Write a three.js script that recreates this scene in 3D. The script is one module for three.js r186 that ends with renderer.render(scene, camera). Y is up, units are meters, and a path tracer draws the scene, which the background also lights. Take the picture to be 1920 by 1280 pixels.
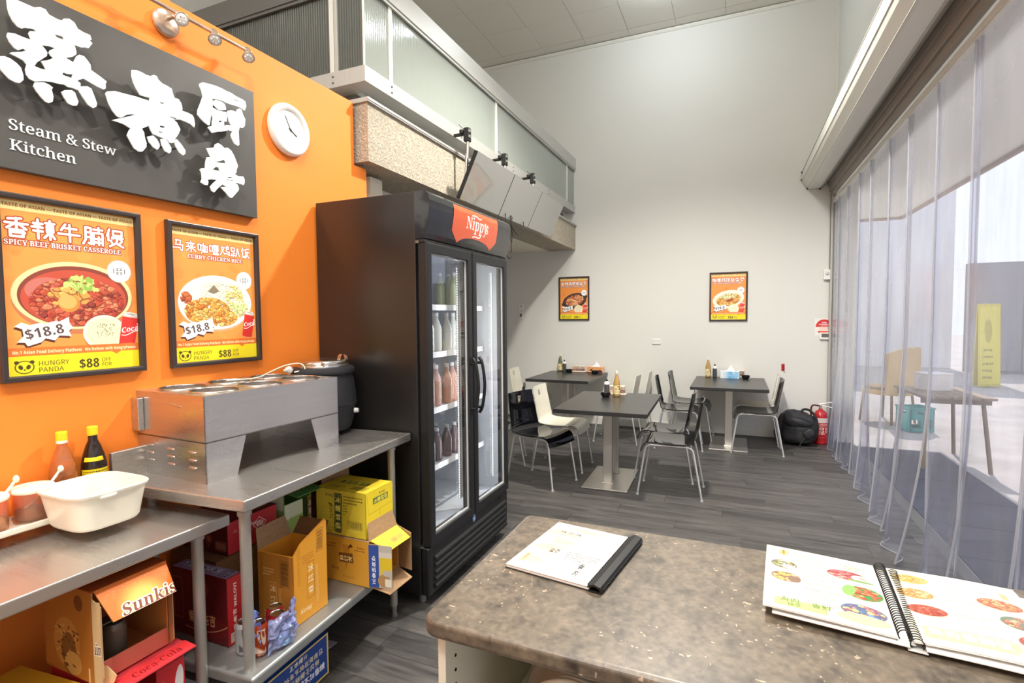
import * as THREE from 'three';
import { RoundedBoxGeometry } from 'three/addons/geometries/RoundedBoxGeometry.js';
import { mergeGeometries } from 'three/addons/utils/BufferGeometryUtils.js';
import { FontLoader } from 'three/addons/loaders/FontLoader.js';
import { TextGeometry } from 'three/addons/geometries/TextGeometry.js';
import { RectAreaLightUniformsLib } from 'three/addons/lights/RectAreaLightUniformsLib.js';

// ---------------------------------------------------------------- camera, sky, sun, lamps, exposure
RectAreaLightUniformsLib.init();
const scene = new THREE.Scene();
const camera = new THREE.PerspectiveCamera(66.56, 1920 / 1280, 0.05, 100);
camera.position.set(0, 1.55, 0);
camera.rotation.set(-0.0487959, 0.4058495, -0.0084350, 'YXZ');
const renderer = new THREE.WebGLRenderer({ antialias: true });
renderer.toneMapping = THREE.LinearToneMapping;
renderer.toneMappingExposure = 1.0;
renderer.shadowMap.enabled = true;

scene.background = new THREE.Color(0.87, 0.93, 1.06);
scene.backgroundIntensity = 1.7;

const sun = new THREE.DirectionalLight(0xfff1de, 5.5);
sun.position.set(0.6, 10, -8.4);
sun.target.position.set(0, 0, 0);
sun.castShadow = true;
Object.assign(sun.shadow.camera, { left: -14, right: 14, top: 18, bottom: -18, near: 0.1, far: 40 });
scene.add(sun, sun.target);

// pendant lamps over the room: [x, y, z, candela, half angle]
const LAMPS = [
  [-0.43, 4.45, -3.9, 60, 1.24],
  [-0.4, 4.2, -0.25, 21, 1.3],
];
// added fill lights out of view, built as ceiling panels: [x, z, width, length, nits]
const FILL_PANELS = [[-0.9, -1.9, 0.6, 1.2, 24], [-0.9, 1.4, 1.2, 1.2, 44], [-3.6, 0.2, 0.6, 1.2, 16]];
const CEILING_GLOW = 3.6;

// ---------------------------------------------------------------- helpers
let seed = 7;
const rnd = (a = 1, b) => { seed = (Math.imul(seed, 1664525) + 1013904223) | 0; const t = (seed >>> 8) / 16777216; return b === undefined ? t * a : a + t * (b - a); };
const PI = Math.PI, V = (x, y, z) => new THREE.Vector3(x, y, z), V2 = (x, y) => new THREE.Vector2(x, y);
const used = new Map();
function numbered(name) {
  const n = used.get(name) ?? 0; used.set(name, n + 1);
  return n ? name + '_' + String(n).padStart(3, '0') : name;
}
function tag(o, label, category, group) {
  if (label) o.userData.label = label;
  if (category) o.userData.category = category;
  if (group) o.userData.group = group;
  return o;
}
function thing(name, label, category, p = [0, 0, 0], turn = 0, group) {
  const o = new THREE.Group(); o.name = numbered(name); scene.add(o);
  o.position.set(...p); o.rotation.y = turn;
  return tag(o, label, category, group);
}
// joins geometries into one (position, normal, uv), without index
function join(list) {
  const out = [].concat(list).map((g) => {
    const n = g.index ? g.toNonIndexed() : g.clone();
    for (const k of Object.keys(n.attributes)) if (!['position', 'normal', 'uv'].includes(k)) n.deleteAttribute(k);
    if (!n.attributes.uv) n.setAttribute('uv', new THREE.BufferAttribute(new Float32Array(n.attributes.position.count * 2), 2));
    n.clearGroups(); n.morphAttributes = {};
    return n;
  });
  return out.length === 1 ? out[0] : mergeGeometries(out);
}
// texture coordinates in metres, from the side a face looks to
function metric(g, s = 1, ox = 0, oy = 0) {
  if (g.index) g = g.toNonIndexed();
  const p = g.attributes.position, n = g.attributes.normal, uv = new Float32Array(p.count * 2);
  for (let i = 0; i < p.count; i++) {
    const ax = Math.abs(n.getX(i)), ay = Math.abs(n.getY(i)), az = Math.abs(n.getZ(i));
    let u, v;
    if (ay >= ax && ay >= az) { u = p.getX(i); v = p.getZ(i); } else if (ax >= az) { u = p.getZ(i); v = p.getY(i); } else { u = p.getX(i); v = p.getY(i); }
    uv[i * 2] = u * s + ox; uv[i * 2 + 1] = v * s + oy;
  }
  g.setAttribute('uv', new THREE.BufferAttribute(uv, 2));
  return g;
}
function part(name, geos, mat, parent) {
  const m = new THREE.Mesh(Array.isArray(geos) ? join(geos) : geos, mat);
  m.name = parent === scene ? numbered(name) : name; m.castShadow = m.receiveShadow = true; parent.add(m);
  return m;
}
function structure(name, geos, mat) {
  const m = part(name, geos, mat, scene); m.userData.kind = 'structure'; return m;
}
const moved = (g, x, y, z) => g.translate(x, y, z);
// axis-aligned box from corner to corner
function span(x0, x1, y0, y1, z0, z1, r = 0, seg = 2) {
  const w = Math.abs(x1 - x0), h = Math.abs(y1 - y0), d = Math.abs(z1 - z0);
  const g = r ? new RoundedBoxGeometry(w, h, d, seg, Math.min(r, w / 2.01, h / 2.01, d / 2.01)) : new THREE.BoxGeometry(w, h, d);
  return g.translate((x0 + x1) / 2, (y0 + y1) / 2, (z0 + z1) / 2);
}
function box(w, h, d, x = 0, y = 0, z = 0, r = 0, seg = 2) {
  return span(x - w / 2, x + w / 2, y - h / 2, y + h / 2, z - d / 2, z + d / 2, r, seg);
}
const cyl = (r0, r1, h, x = 0, y = 0, z = 0, seg = 24, open = false) => new THREE.CylinderGeometry(r1, r0, h, seg, 1, open).translate(x, y + h / 2, z);
const lathe = (pts, seg = 32) => new THREE.LatheGeometry(pts.map(([r, y]) => V2(r, y)), seg);
function tube(pts, r, seg = 24, rad = 8, closed = false, tension = 0.5) {
  return new THREE.TubeGeometry(new THREE.CatmullRomCurve3(pts.map((p) => (p.isVector3 ? p : V(...p))), closed, 'catmullrom', tension), seg, r, rad, closed);
}
// a pipe through corner points whose bends are rounded by radius b
function pipe(pts, r, b = 0.04, rad = 10, caps = true) {
  const P = pts.map((p) => V(...p)), path = new THREE.CurvePath();
  let from = P[0];
  for (let i = 1; i < P.length - 1; i++) {
    const a = P[i].clone().add(P[i - 1].clone().sub(P[i]).setLength(b)), c = P[i].clone().add(P[i + 1].clone().sub(P[i]).setLength(b));
    path.add(new THREE.LineCurve3(from, a)); path.add(new THREE.QuadraticBezierCurve3(a, P[i], c)); from = c;
  }
  path.add(new THREE.LineCurve3(from, P[P.length - 1]));
  const pt = [];
  path.curves.forEach((c, i) => { const n = c.isLineCurve3 ? 1 : 7; for (let k = i ? 1 : 0; k <= n; k++) pt.push(c.getPoint(k / n)); });
  const poly = new THREE.CatmullRomCurve3(pt, false, 'catmullrom', 0.0);
  const g = [sweepCircle(pt, r, rad)];
  if (caps) g.push(new THREE.SphereGeometry(r, rad, 6).translate(...P[0].toArray()), new THREE.SphereGeometry(r, rad, 6).translate(...P[P.length - 1].toArray()));
  return join(g);
}
function sweepCircle(pt, r, rad) {
  const pos = [], nor = [], idx = [], N = pt.length;
  let up = null;
  for (let i = 0; i < N; i++) {
    const t = pt[Math.min(i + 1, N - 1)].clone().sub(pt[Math.max(i - 1, 0)]).normalize();
    if (!up) { up = Math.abs(t.y) < 0.9 ? V(0, 1, 0) : V(1, 0, 0); }
    const s = t.clone().cross(up).normalize(); up = s.clone().cross(t).normalize();
    for (let k = 0; k <= rad; k++) {
      const a = (k / rad) * 2 * PI, n = s.clone().multiplyScalar(Math.cos(a)).addScaledVector(up, Math.sin(a));
      pos.push(pt[i].x + n.x * r, pt[i].y + n.y * r, pt[i].z + n.z * r); nor.push(n.x, n.y, n.z);
    }
  }
  for (let i = 0; i < N - 1; i++) for (let k = 0; k < rad; k++) { const a = i * (rad + 1) + k, b = a + rad + 1; idx.push(a, b, a + 1, b, b + 1, a + 1); }
  const g = new THREE.BufferGeometry();
  g.setAttribute('position', new THREE.Float32BufferAttribute(pos, 3)); g.setAttribute('normal', new THREE.Float32BufferAttribute(nor, 3)); g.setIndex(idx);
  return g;
}
const shapeOf = (pts, holes = []) => {
  const s = new THREE.Shape(pts.map(([x, y]) => V2(x, y)));
  for (const h of holes) s.holes.push(new THREE.Path(h.map(([x, y]) => V2(x, y))));
  return s;
};
const extrude = (shape, depth, bevel = 0, curve = 12) => new THREE.ExtrudeGeometry(shape, { depth, curveSegments: curve, bevelEnabled: bevel > 0, bevelThickness: bevel, bevelSize: bevel, bevelOffset: -bevel, bevelSegments: 2 });
const roundRect = (w, h, r, x = 0, y = 0) => {
  const s = new THREE.Shape(), a = x - w / 2, b = y - h / 2, c = x + w / 2, d = y + h / 2;
  s.moveTo(a + r, b); s.lineTo(c - r, b); s.absarc(c - r, b + r, r, -PI / 2, 0); s.lineTo(c, d - r); s.absarc(c - r, d - r, r, 0, PI / 2);
  s.lineTo(a + r, d); s.absarc(a + r, d - r, r, PI / 2, PI); s.lineTo(a, b + r); s.absarc(a + r, b + r, r, PI, 1.5 * PI);
  return s;
};
// a sheet P(u, v) -> [x, y, z] with thickness; cells for which hole(i, j) holds are left out
function shell(P, nu, nv, th, hole = () => false, closeU = false) {
  const at = [], nrm = [];
  for (let i = 0; i <= nu; i++) for (let j = 0; j <= nv; j++) at.push(V(...P(i / nu, j / nv)));
  const id = (i, j) => i * (nv + 1) + j;
  const e = 1e-3;
  for (let i = 0; i <= nu; i++) for (let j = 0; j <= nv; j++) {
    const u = i / nu, v = j / nv;
    const du = V(...P(Math.min(u + e, 1), v)).sub(V(...P(Math.max(u - e, 0), v))), dv = V(...P(u, Math.min(v + e, 1))).sub(V(...P(u, Math.max(v - e, 0))));
    nrm.push(du.cross(dv).normalize());
  }
  const pos = [], nor = [], uv = [];
  const put = (a, n, u, v) => { pos.push(a.x, a.y, a.z); nor.push(n.x, n.y, n.z); uv.push(u, v); };
  const off = (k, s) => at[k].clone().addScaledVector(nrm[k], s * th / 2);
  const solid = (i, j) => i >= 0 && j >= 0 && i < nu && j < nv && !hole(i, j);
  const wall = (k, l) => {
    const a = off(k, 1), b = off(l, 1), c = off(l, -1), d = off(k, -1), n = b.clone().sub(a).cross(d.clone().sub(a)).normalize();
    for (const q of [a, b, c, a, c, d]) put(q, n, 0, 0);
  };
  for (let i = 0; i < nu; i++) for (let j = 0; j < nv; j++) {
    if (!solid(i, j)) continue;
    const q = [id(i, j), id(i + 1, j), id(i + 1, j + 1), id(i, j + 1)], U = [[i, j], [i + 1, j], [i + 1, j + 1], [i, j + 1]];
    for (const k of [0, 1, 2, 0, 2, 3]) put(off(q[k], 1), nrm[q[k]], U[k][0] / nu, U[k][1] / nv);
    if (th > 0) for (const k of [0, 2, 1, 0, 3, 2]) put(off(q[k], -1), nrm[q[k]].clone().negate(), U[k][0] / nu, U[k][1] / nv);
    if (th > 0) {
      if (!solid(i, j - 1)) wall(q[0], q[1]);
      if (!closeU && !solid(i + 1, j)) wall(q[1], q[2]);
      if (!solid(i, j + 1)) wall(q[2], q[3]);
      if (!closeU && !solid(i - 1, j)) wall(q[3], q[0]);
    }
  }
  const g = new THREE.BufferGeometry();
  g.setAttribute('position', new THREE.Float32BufferAttribute(pos, 3)); g.setAttribute('normal', new THREE.Float32BufferAttribute(nor, 3)); g.setAttribute('uv', new THREE.Float32BufferAttribute(uv, 2));
  return g;
}
// flat print, facing +z, centred
const sheet = (w, h, x = 0, y = 0, z = 0) => new THREE.PlaneGeometry(w, h).translate(x, y, z);

// ---------------------------------------------------------------- noise and computed textures
const hash = (x, y, s) => { let h = Math.imul(x, 374761393) ^ Math.imul(y, 668265263) ^ Math.imul(s, 974634777); h = Math.imul(h ^ (h >>> 13), 1274126177); return ((h ^ (h >>> 16)) >>> 0) / 4294967296; };
function noise(x, y, px, py, s = 1) {                          // value noise that repeats after px, py cells
  const ix = Math.floor(x), iy = Math.floor(y), fx = x - ix, fy = y - iy, u = fx * fx * (3 - 2 * fx), v = fy * fy * (3 - 2 * fy);
  const m = (a, n) => ((a % n) + n) % n, h = (a, b) => hash(m(a, px), m(b, py), s);
  return (h(ix, iy) * (1 - u) + h(ix + 1, iy) * u) * (1 - v) + (h(ix, iy + 1) * (1 - u) + h(ix + 1, iy + 1) * u) * v;
}
function fbm(u, v, fx, fy, s = 1, oct = 4) {                   // u, v in 0..1
  let t = 0, a = 0.5, n = 0;
  for (let o = 0; o < oct; o++) { t += a * noise(u * fx, v * fy, fx, fy, s + o * 17); n += a; a *= 0.5; fx *= 2; fy *= 2; }
  return t / n;
}
function texture(w, h, fn, srgb = true) {
  const d = new Uint8Array(w * h * 4);
  for (let y = 0; y < h; y++) for (let x = 0; x < w; x++) {
    const c = fn(x / w, y / h), k = (y * w + x) * 4, g = typeof c === 'number';
    for (let i = 0; i < 3; i++) d[k + i] = Math.max(0, Math.min(255, (g ? c : c[i]) * 255));
    d[k + 3] = 255;
  }
  const t = new THREE.DataTexture(d, w, h); t.wrapS = t.wrapT = THREE.RepeatWrapping; t.magFilter = t.minFilter = THREE.LinearFilter;
  if (srgb) t.colorSpace = THREE.SRGBColorSpace;
  t.needsUpdate = true;
  return t;
}
const times = (t, sx, sy = sx) => { const c = t.clone(); c.repeat.set(sx, sy); c.needsUpdate = true; return c; };
function print(w, h, draw) {
  const c = document.createElement('canvas'); c.width = w; c.height = h;
  const g = c.getContext('2d'); g.lineJoin = g.lineCap = 'round'; draw(g, w, h);
  const t = new THREE.CanvasTexture(c); t.colorSpace = THREE.SRGBColorSpace; t.magFilter = THREE.LinearFilter;
  return t;
}
const std = (o) => new THREE.MeshStandardMaterial(o), phys = (o) => new THREE.MeshPhysicalMaterial(o);
const paper = (map, rough = 0.55, more = {}) => phys({ map, roughness: rough, ...more });

// ---------------------------------------------------------------- materials
const tGrain = texture(512, 256, (u, v) => {
  const a = fbm(u, v, 3, 24, 3, 4), b = fbm(u, v, 6, 64, 9, 3), k = fbm(u, v, 2, 3, 21, 3), ring = 0.5 + 0.5 * Math.sin((v * 26 + 5 * fbm(u, v, 2, 3, 5, 2)) * 2.2);
  const t = 0.315 + 0.11 * (a - 0.5) + 0.25 * (b - 0.5) + 0.03 * (k - 0.5) + 0.025 * ring - (b > 0.64 ? 0.06 : 0);
  return [t * 1.02, t * 0.985, t * 0.95];
});
const tGrainRough = texture(256, 256, (u, v) => 0.36 + 0.22 * fbm(u, v, 4, 40, 31, 3), false);
const tWallPaper = texture(256, 256, (u, v) => 0.5 + 0.25 * (noise(u * 64, v * 64, 64, 64, 4) - 0.5) + 0.35 * (fbm(u, v, 24, 24, 8, 3) - 0.5), false);
const tStucco = texture(512, 512, (u, v) => { const a = noise(u * 70, v * 70, 70, 70, 3), b = noise(u * 120, v * 120, 120, 120, 6); return Math.pow(a, 1.6) * 0.7 + b * 0.3; }, false);
const tStuccoColor = texture(512, 512, (u, v) => { const a = noise(u * 70, v * 70, 70, 70, 3), k = 0.68 + 0.16 * a + 0.06 * (noise(u * 150, v * 150, 150, 150, 6) - 0.5); return [k, k * 0.975, k * 0.925]; });
const tStone = texture(1024, 1024, (u, v) => {
  const a = fbm(u, v, 6, 6, 3, 5), b = fbm(u, v, 18, 14, 7, 4), c = fbm(u, v, 60, 60, 12, 2);
  let t = 0.45 + 0.08 * (a - 0.5) + 0.17 * (b - 0.5) + 0.17 * (c - 0.5);
  if (b < 0.40) t -= 0.05 * (0.40 - b) / 0.2;
  const w1 = Math.abs(fbm(u, v, 9, 3, 41, 2) - 0.5), w2 = fbm(u, v, 7, 7, 45, 2);
  const vein = w1 < 0.004 && w2 > 0.60 ? 0.16 * (1 - w1 / 0.004) : 0;
  const sp = fbm(u, v, 70, 60, 77, 2), area = fbm(u, v, 6, 6, 81, 2), speck = sp > 0.83 && area > 0.5 ? 0.30 : 0;
  t += vein + speck;
  return [t * 1.04, t * 0.985, t * 0.91];
});
const tSteel = texture(512, 512, (u, v) => 0.82 + 0.03 * (fbm(u, v, 3, 90, 5, 3) - 0.5) + 0.07 * (fbm(u, v, 3, 3, 9, 2) - 0.5));
const tSteelRough = texture(512, 512, (u, v) => 0.24 + 0.07 * fbm(u, v, 4, 60, 15, 3) + 0.14 * (fbm(u, v, 3, 3, 19, 3) - 0.3), false);
const tSmudge = texture(512, 512, (u, v) => 0.22 + 0.30 * fbm(u, v, 4, 4, 27, 5), false);
const tKraft = texture(256, 256, (u, v) => { const t = 0.66 + 0.10 * (fbm(u, v, 20, 60, 3, 3) - 0.5); return [t, t * 0.80, t * 0.58]; });
const tHaze = texture(512, 512, (u, v) => { const a = fbm(u, v, 4, 3, 51, 5), b = fbm(u, v, 40, 6, 57, 3); const t = 0.93 + 0.14 * (a - 0.5) + 0.06 * (b - 0.5); return [t * 0.985, t * 0.985, t * 1.01]; });
const tHazeRough = texture(512, 512, (u, v) => 0.09 + 0.30 * fbm(u, v, 6, 4, 63, 5), false);
const tPaving = texture(512, 512, (u, v) => { const t = 0.70 + 0.14 * (fbm(u, v, 8, 8, 3, 5) - 0.5); return [t, t * 0.985, t * 0.96]; });
const tReeds = texture(256, 256, (u, v) => 0.5 + 0.5 * Math.sin(u * 2 * PI * 16), false);
const tWorn = texture(512, 512, (u, v) => { const t = 0.55 + 0.5 * (fbm(u, v, 4, 4, 71, 5) - 0.5); return t; }, false);

const M = {
  plank: std({ map: tGrain, roughnessMap: tGrainRough, roughness: 1, bumpMap: tGrain, bumpScale: 0.0006, color: 0xffffff }),
  plankDark: std({ map: tGrain, roughnessMap: tGrainRough, roughness: 1, bumpMap: tGrain, bumpScale: 0.0006, color: 0xdcdcdc }),
  plankPale: std({ map: tGrain, roughnessMap: tGrainRough, roughness: 1, bumpMap: tGrain, bumpScale: 0.0006, color: 0xffffff }),
  subfloor: std({ color: 0x1c1a18, roughness: 0.8 }),
  wall: std({ color: 0xdcdbd4, roughness: 0.8, bumpMap: times(tWallPaper, 2), bumpScale: 0.0007 }),
  wallAlcove: std({ color: 0xd2d3cf, roughness: 0.8 }),
  orange: std({ color: 0xf5862a, roughness: 0.62, bumpMap: times(tWallPaper, 2), bumpScale: 0.0005 }),
  cream: std({ color: 0xe6e2d0, roughness: 0.7 }),
  ceiling: std({ color: 0xe6e4dc, roughness: 0.9 }),
  ceilingTile: std({ color: 0xe0ddd4, roughness: 0.9, bumpMap: times(tWallPaper, 3), bumpScale: 0.0006 }),
  whiteTrim: std({ color: 0xe0ded4, roughness: 0.5 }),
  stucco: std({ color: 0xe0d9cc, map: times(tStuccoColor, 1.6), bumpMap: times(tStucco, 1.6), bumpScale: 0.005, roughness: 0.95 }),
  aluGrey: std({ color: 0xb9b8b2, roughness: 0.42, metalness: 0.35 }),
  aluDark: std({ color: 0x6d6c68, roughness: 0.45, metalness: 0.4 }),
  aluPale: std({ color: 0xdcdbd2, roughness: 0.4, metalness: 0.15 }),
  steel: std({ map: times(tSteel, 1.3), roughnessMap: times(tSteelRough, 1.3), roughness: 1, metalness: 0.92, color: 0xf4f0ea }),
  steelTop: std({ map: times(tSteel, 0.9), roughnessMap: times(tSteelRough, 1.1), roughness: 1, metalness: 0.8, color: 0xeae4dc }),
  steelPolish: std({ color: 0xd2cfca, roughness: 0.2, metalness: 1 }),
  galv: std({ map: times(tSteel, 2), color: 0xc6c9c6, roughness: 0.48, metalness: 0.75 }),
  pipe: std({ color: 0xe0ddd4, map: times(tSteel, 2), roughness: 0.34, metalness: 0.6 }),
  brushed: std({ color: 0xcac6bf, roughness: 0.36, metalness: 0.85 }),
  chrome: std({ color: 0xe2e2e0, roughness: 0.26, metalness: 0.6 }),
  fridge: phys({ color: 0x1a1817, roughnessMap: times(tSmudge, 0.8), roughness: 0.9, clearcoat: 0.6, clearcoatRoughness: 0.28 }),
  fridgeTrim: std({ color: 0x1b1c1d, roughness: 0.42 }),
  fridgeGloss: phys({ color: 0x202022, roughness: 0.2, clearcoat: 0.7, clearcoatRoughness: 0.06 }),
  fridgeLiner: std({ color: 0xc9ced2, roughness: 0.5 }),
  blackPlastic: std({ color: 0x121212, roughness: 0.5 }),
  blackMatte: std({ color: 0x191817, roughness: 0.75 }),
  kettle: std({ color: 0x26262a, roughness: 0.62, bumpMap: times(tStucco, 6), bumpScale: 0.0006 }),
  tableTop: std({ color: 0x30302f, roughness: 0.3, bumpMap: times(tWallPaper, 3), bumpScale: 0.0003 }),
  smoke: phys({ color: 0x57585a, transmission: 0.86, thickness: 0, roughness: 0.06, ior: 1.49 }),
  smokeDark: phys({ color: 0x14151c, transmission: 0.55, thickness: 0, roughness: 0.06, ior: 1.49 }),
  cream_plastic: phys({ color: 0xe9e4d2, roughness: 0.3, clearcoat: 0.25 }),
  whitePlastic: phys({ color: 0xeae8e2, roughness: 0.35, clearcoat: 0.2 }),
  greyPlastic: std({ color: 0xc4c4bf, roughness: 0.45 }),
  pane: phys({ color: 0xf4f8f8, transmission: 1, thickness: 0, roughness: 0.02, ior: 1.5 }),
  paneClear: phys({ color: 0xffffff, transmission: 1, thickness: 0, roughness: 0.0, ior: 1.5 }),
  reeded: phys({ color: 0x74786f, transmission: 0.55, thickness: 0, roughness: 0.34, ior: 1.5, bumpMap: times(tReeds, 3.2, 1), bumpScale: 0.002 }),
  greenGlass: phys({ color: 0xb6bdb5, transmission: 0.42, thickness: 0, roughness: 0.16, roughnessMap: times(tWorn, 0.7), ior: 1.5, bumpMap: times(tReeds, 3.2, 1), bumpScale: 0.0008 }),
  vinyl: phys({ map: tHaze, transmission: 0.9, thickness: 0, roughness: 1, roughnessMap: tHazeRough, ior: 1.45, color: 0xeff0f6 }),
  vinylEdge: phys({ color: 0xe4e6ea, transmission: 0.72, thickness: 0, roughness: 0.22, ior: 1.5 }),
  kraft: std({ map: times(tKraft, 3), roughness: 0.85 }),
  kraftDark: std({ map: times(tKraft, 3), color: 0xb9a48c, roughness: 0.9 }),
  paving: std({ map: times(tPaving, 0.35), roughness: 0.9 }),
  laminate: phys({ color: 0xd6ccbc, map: times(tStone, 1.7), roughness: 0.4, clearcoat: 0.12, clearcoatRoughness: 0.3 }),
  melamine: std({ color: 0xe4dfcb, roughness: 0.5 }),
  screen: phys({ color: 0x969692, roughness: 0.13, clearcoat: 1, clearcoatRoughness: 0.02 }),
  signBoard: std({ color: 0x4c4a47, roughness: 0.42, bumpMap: times(tWallPaper, 4), bumpScale: 0.0003 }),
  signLetter: std({ color: 0xf1f4f2, roughness: 0.5 }),
  posterFrame: std({ color: 0x3a302d, roughness: 0.35 }),
  red: phys({ color: 0xb3161b, roughness: 0.35, clearcoat: 0.3 }),
  orangeLed: std({ color: 0xff8a3a }),
  rattan: std({ color: 0xcaa870, roughness: 0.8 }),
  bagFabric: std({ color: 0x1a1a1b, roughness: 0.7, bumpMap: times(tWallPaper, 8), bumpScale: 0.0008 }),
  bagShine: std({ color: 0x29292b, roughness: 0.55 }),
};

// ---------------------------------------------------------------- the room shell (metres; camera stands over the origin)
const ZF = -7.25, XR = 1.06, XW = -2.2, CEIL = 5.29;
// floor: dark vinyl planks laid across the room
const floor = structure('floor', [span(-5.2, 1.26, -0.12, -0.004, ZF - 0.2, 3.2)], M.subfloor);
{
  const L = 1.22, W = 0.178, mats = [M.plank, M.plankDark, M.plank, M.plankPale], geos = [];
  for (let v = 0; v < 8; v++) geos.push(metric(box(L - 0.0016, 0.012, W - 0.0016, 0, -0.006, 0, 0.0012, 1), 0.8, rnd(9), rnd(9)));
  let row = 0;
  for (let z = ZF + W / 2; z < -0.75; z += W, row++) {
    const shift = ((row * 0.37) % 1) * L;
    for (let x = 1.24 - L / 2 + shift; x > -4.4; x -= L) {
      if (x < -2.9 && z > -3.4) continue;
      let g = geos[Math.floor(rnd(8))], px = x;
      if (x + L / 2 > 1.24) { const w = 1.24 - (x - L / 2); if (w < 0.05) continue; g = metric(box(w, 0.012, W - 0.0016, 0, -0.006, 0), 0.8, rnd(9), rnd(9)); px = x - L / 2 + w / 2; }
      const p = part('plank', g, mats[Math.floor(rnd(4))], floor); p.position.set(px, 0, z);
    }
  }
}
// walls
structure('wall_far', [span(-5.2, XR + 0.24, 0, CEIL, ZF - 0.2, ZF)], M.wall);
structure('wall_right', [span(XR + 0.02, XR + 0.24, 2.98, CEIL + 0.2, ZF, 0.9), span(XR + 0.02, XR + 0.24, 0, CEIL + 0.2, 0.9, 3.2)], M.wall);
structure('wall_back', [span(-5.2, XR + 0.24, 0, CEIL, 3.0, 3.2)], M.wall);
structure('wall_outer_left', [span(-5.2, -5.0, 0, CEIL, ZF, 3.0)], M.wallAlcove);
structure('wall_orange', [span(XW - 0.14, XW, 0, 2.884, -2.645, 3.0), span(XW - 0.14, XW, 0, 2.50, -2.76, -2.645)], M.orange);
structure('wall_alcove', [span(-3.72, -3.6, 0, 2.5, ZF, -2.7)], M.wallAlcove);
structure('trim_1', [span(-2.36, -2.28, 0, 2.5, -3.03, -2.9)], M.cream);
// the corner bead between far and right wall, and the skirting
structure('trim_2', [span(XR - 0.012, XR + 0.02, 3.0, CEIL, ZF, ZF + 0.012, 0.003)], M.whiteTrim);
structure('baseboard_far', [span(-3.6, XR, 0, 0.10, ZF, ZF + 0.013, 0.004)], M.whiteTrim);
structure('trim_3', [extrude(shapeOf([[0, 0], [0.03, 0], [0.03, -0.012], [0.012, -0.036], [0, -0.036]]), 6.1).rotateY(-PI / 2).translate(0, 0, 0).translate(XR, CEIL - 0.008, ZF)], M.whiteTrim);
// ceiling: slab with lay-in tiles
const ceiling = structure('ceiling', [span(-5.2, XR + 0.3, CEIL + 0.02, CEIL + 0.2, ZF - 0.2, 3.2)], M.ceiling);
{
  const s = 0.596, g = [0, 1, 2].map(() => metric(box(s - 0.003, 0.02, s - 0.003, 0, CEIL + 0.012, 0, 0.003, 1), 1, rnd(5), rnd(5)));
  for (let i = 0; i < 11; i++) for (let j = 0; j < 12; j++) {
    const x = -4.92 + i * s + s / 2 + 0.0, z = -7.05 - s / 2 + j * s;
    if (x > XR - 0.1 || z < ZF + 0.05) continue;
    const p = part('ceiling_tile', g[(i * 5 + j * 3) % 3], M.ceilingTile, ceiling); p.position.set(x, rnd(-0.0015, 0.0015), z);
  }
  for (let i = 0; i < 11; i++) { const x = -4.92 + i * s + s / 2; if (x < XR - 0.1) part('ceiling_tile', metric(box(s - 0.003, 0.02, 0.193, 0, CEIL + 0.012, 0)), M.ceilingTile, ceiling).position.set(x, 0, -7.152); }
}
// mezzanine: stuccoed beam along the alcove, its metal cap, the slab behind
{
  const prof = (zn, zf, yn0, yn1, yf0, yf1, x0, x1) => {
    const g = new THREE.BoxGeometry(1, 1, 1), p = g.attributes.position;
    for (let i = 0; i < p.count; i++) {
      const n = p.getZ(i) > 0, u = p.getY(i) > 0;
      p.setXYZ(i, p.getX(i) > 0 ? x1 : x0, n ? (u ? yn1 : yn0) : (u ? yf1 : yf0), n ? zn : zf);
    }
    g.computeVertexNormals(); return g;
  };
  const beam = structure('beam', [metric(prof(-2.68, ZF, 2.525, 2.885, 2.487, 2.815, -2.5, -2.115))], M.stucco);
  part('beam_cap', [prof(-2.665, ZF, 2.885, 2.912, 2.815, 2.842, -2.52, -2.098), prof(-2.66, ZF, 2.894, 2.90, 2.824, 2.83, -2.1, -2.094)], M.aluGrey, beam);
  structure('mezzanine_slab', [span(-5.0, -2.5, 2.49, 2.8, ZF, -2.72), span(-5.0, -2.34, 2.8, 2.95, ZF, -2.72)], M.cream);
  structure('mezzanine_wall', [span(-5.0, -4.9, 2.95, CEIL, ZF, -2.9)], M.wallAlcove);
}
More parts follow.
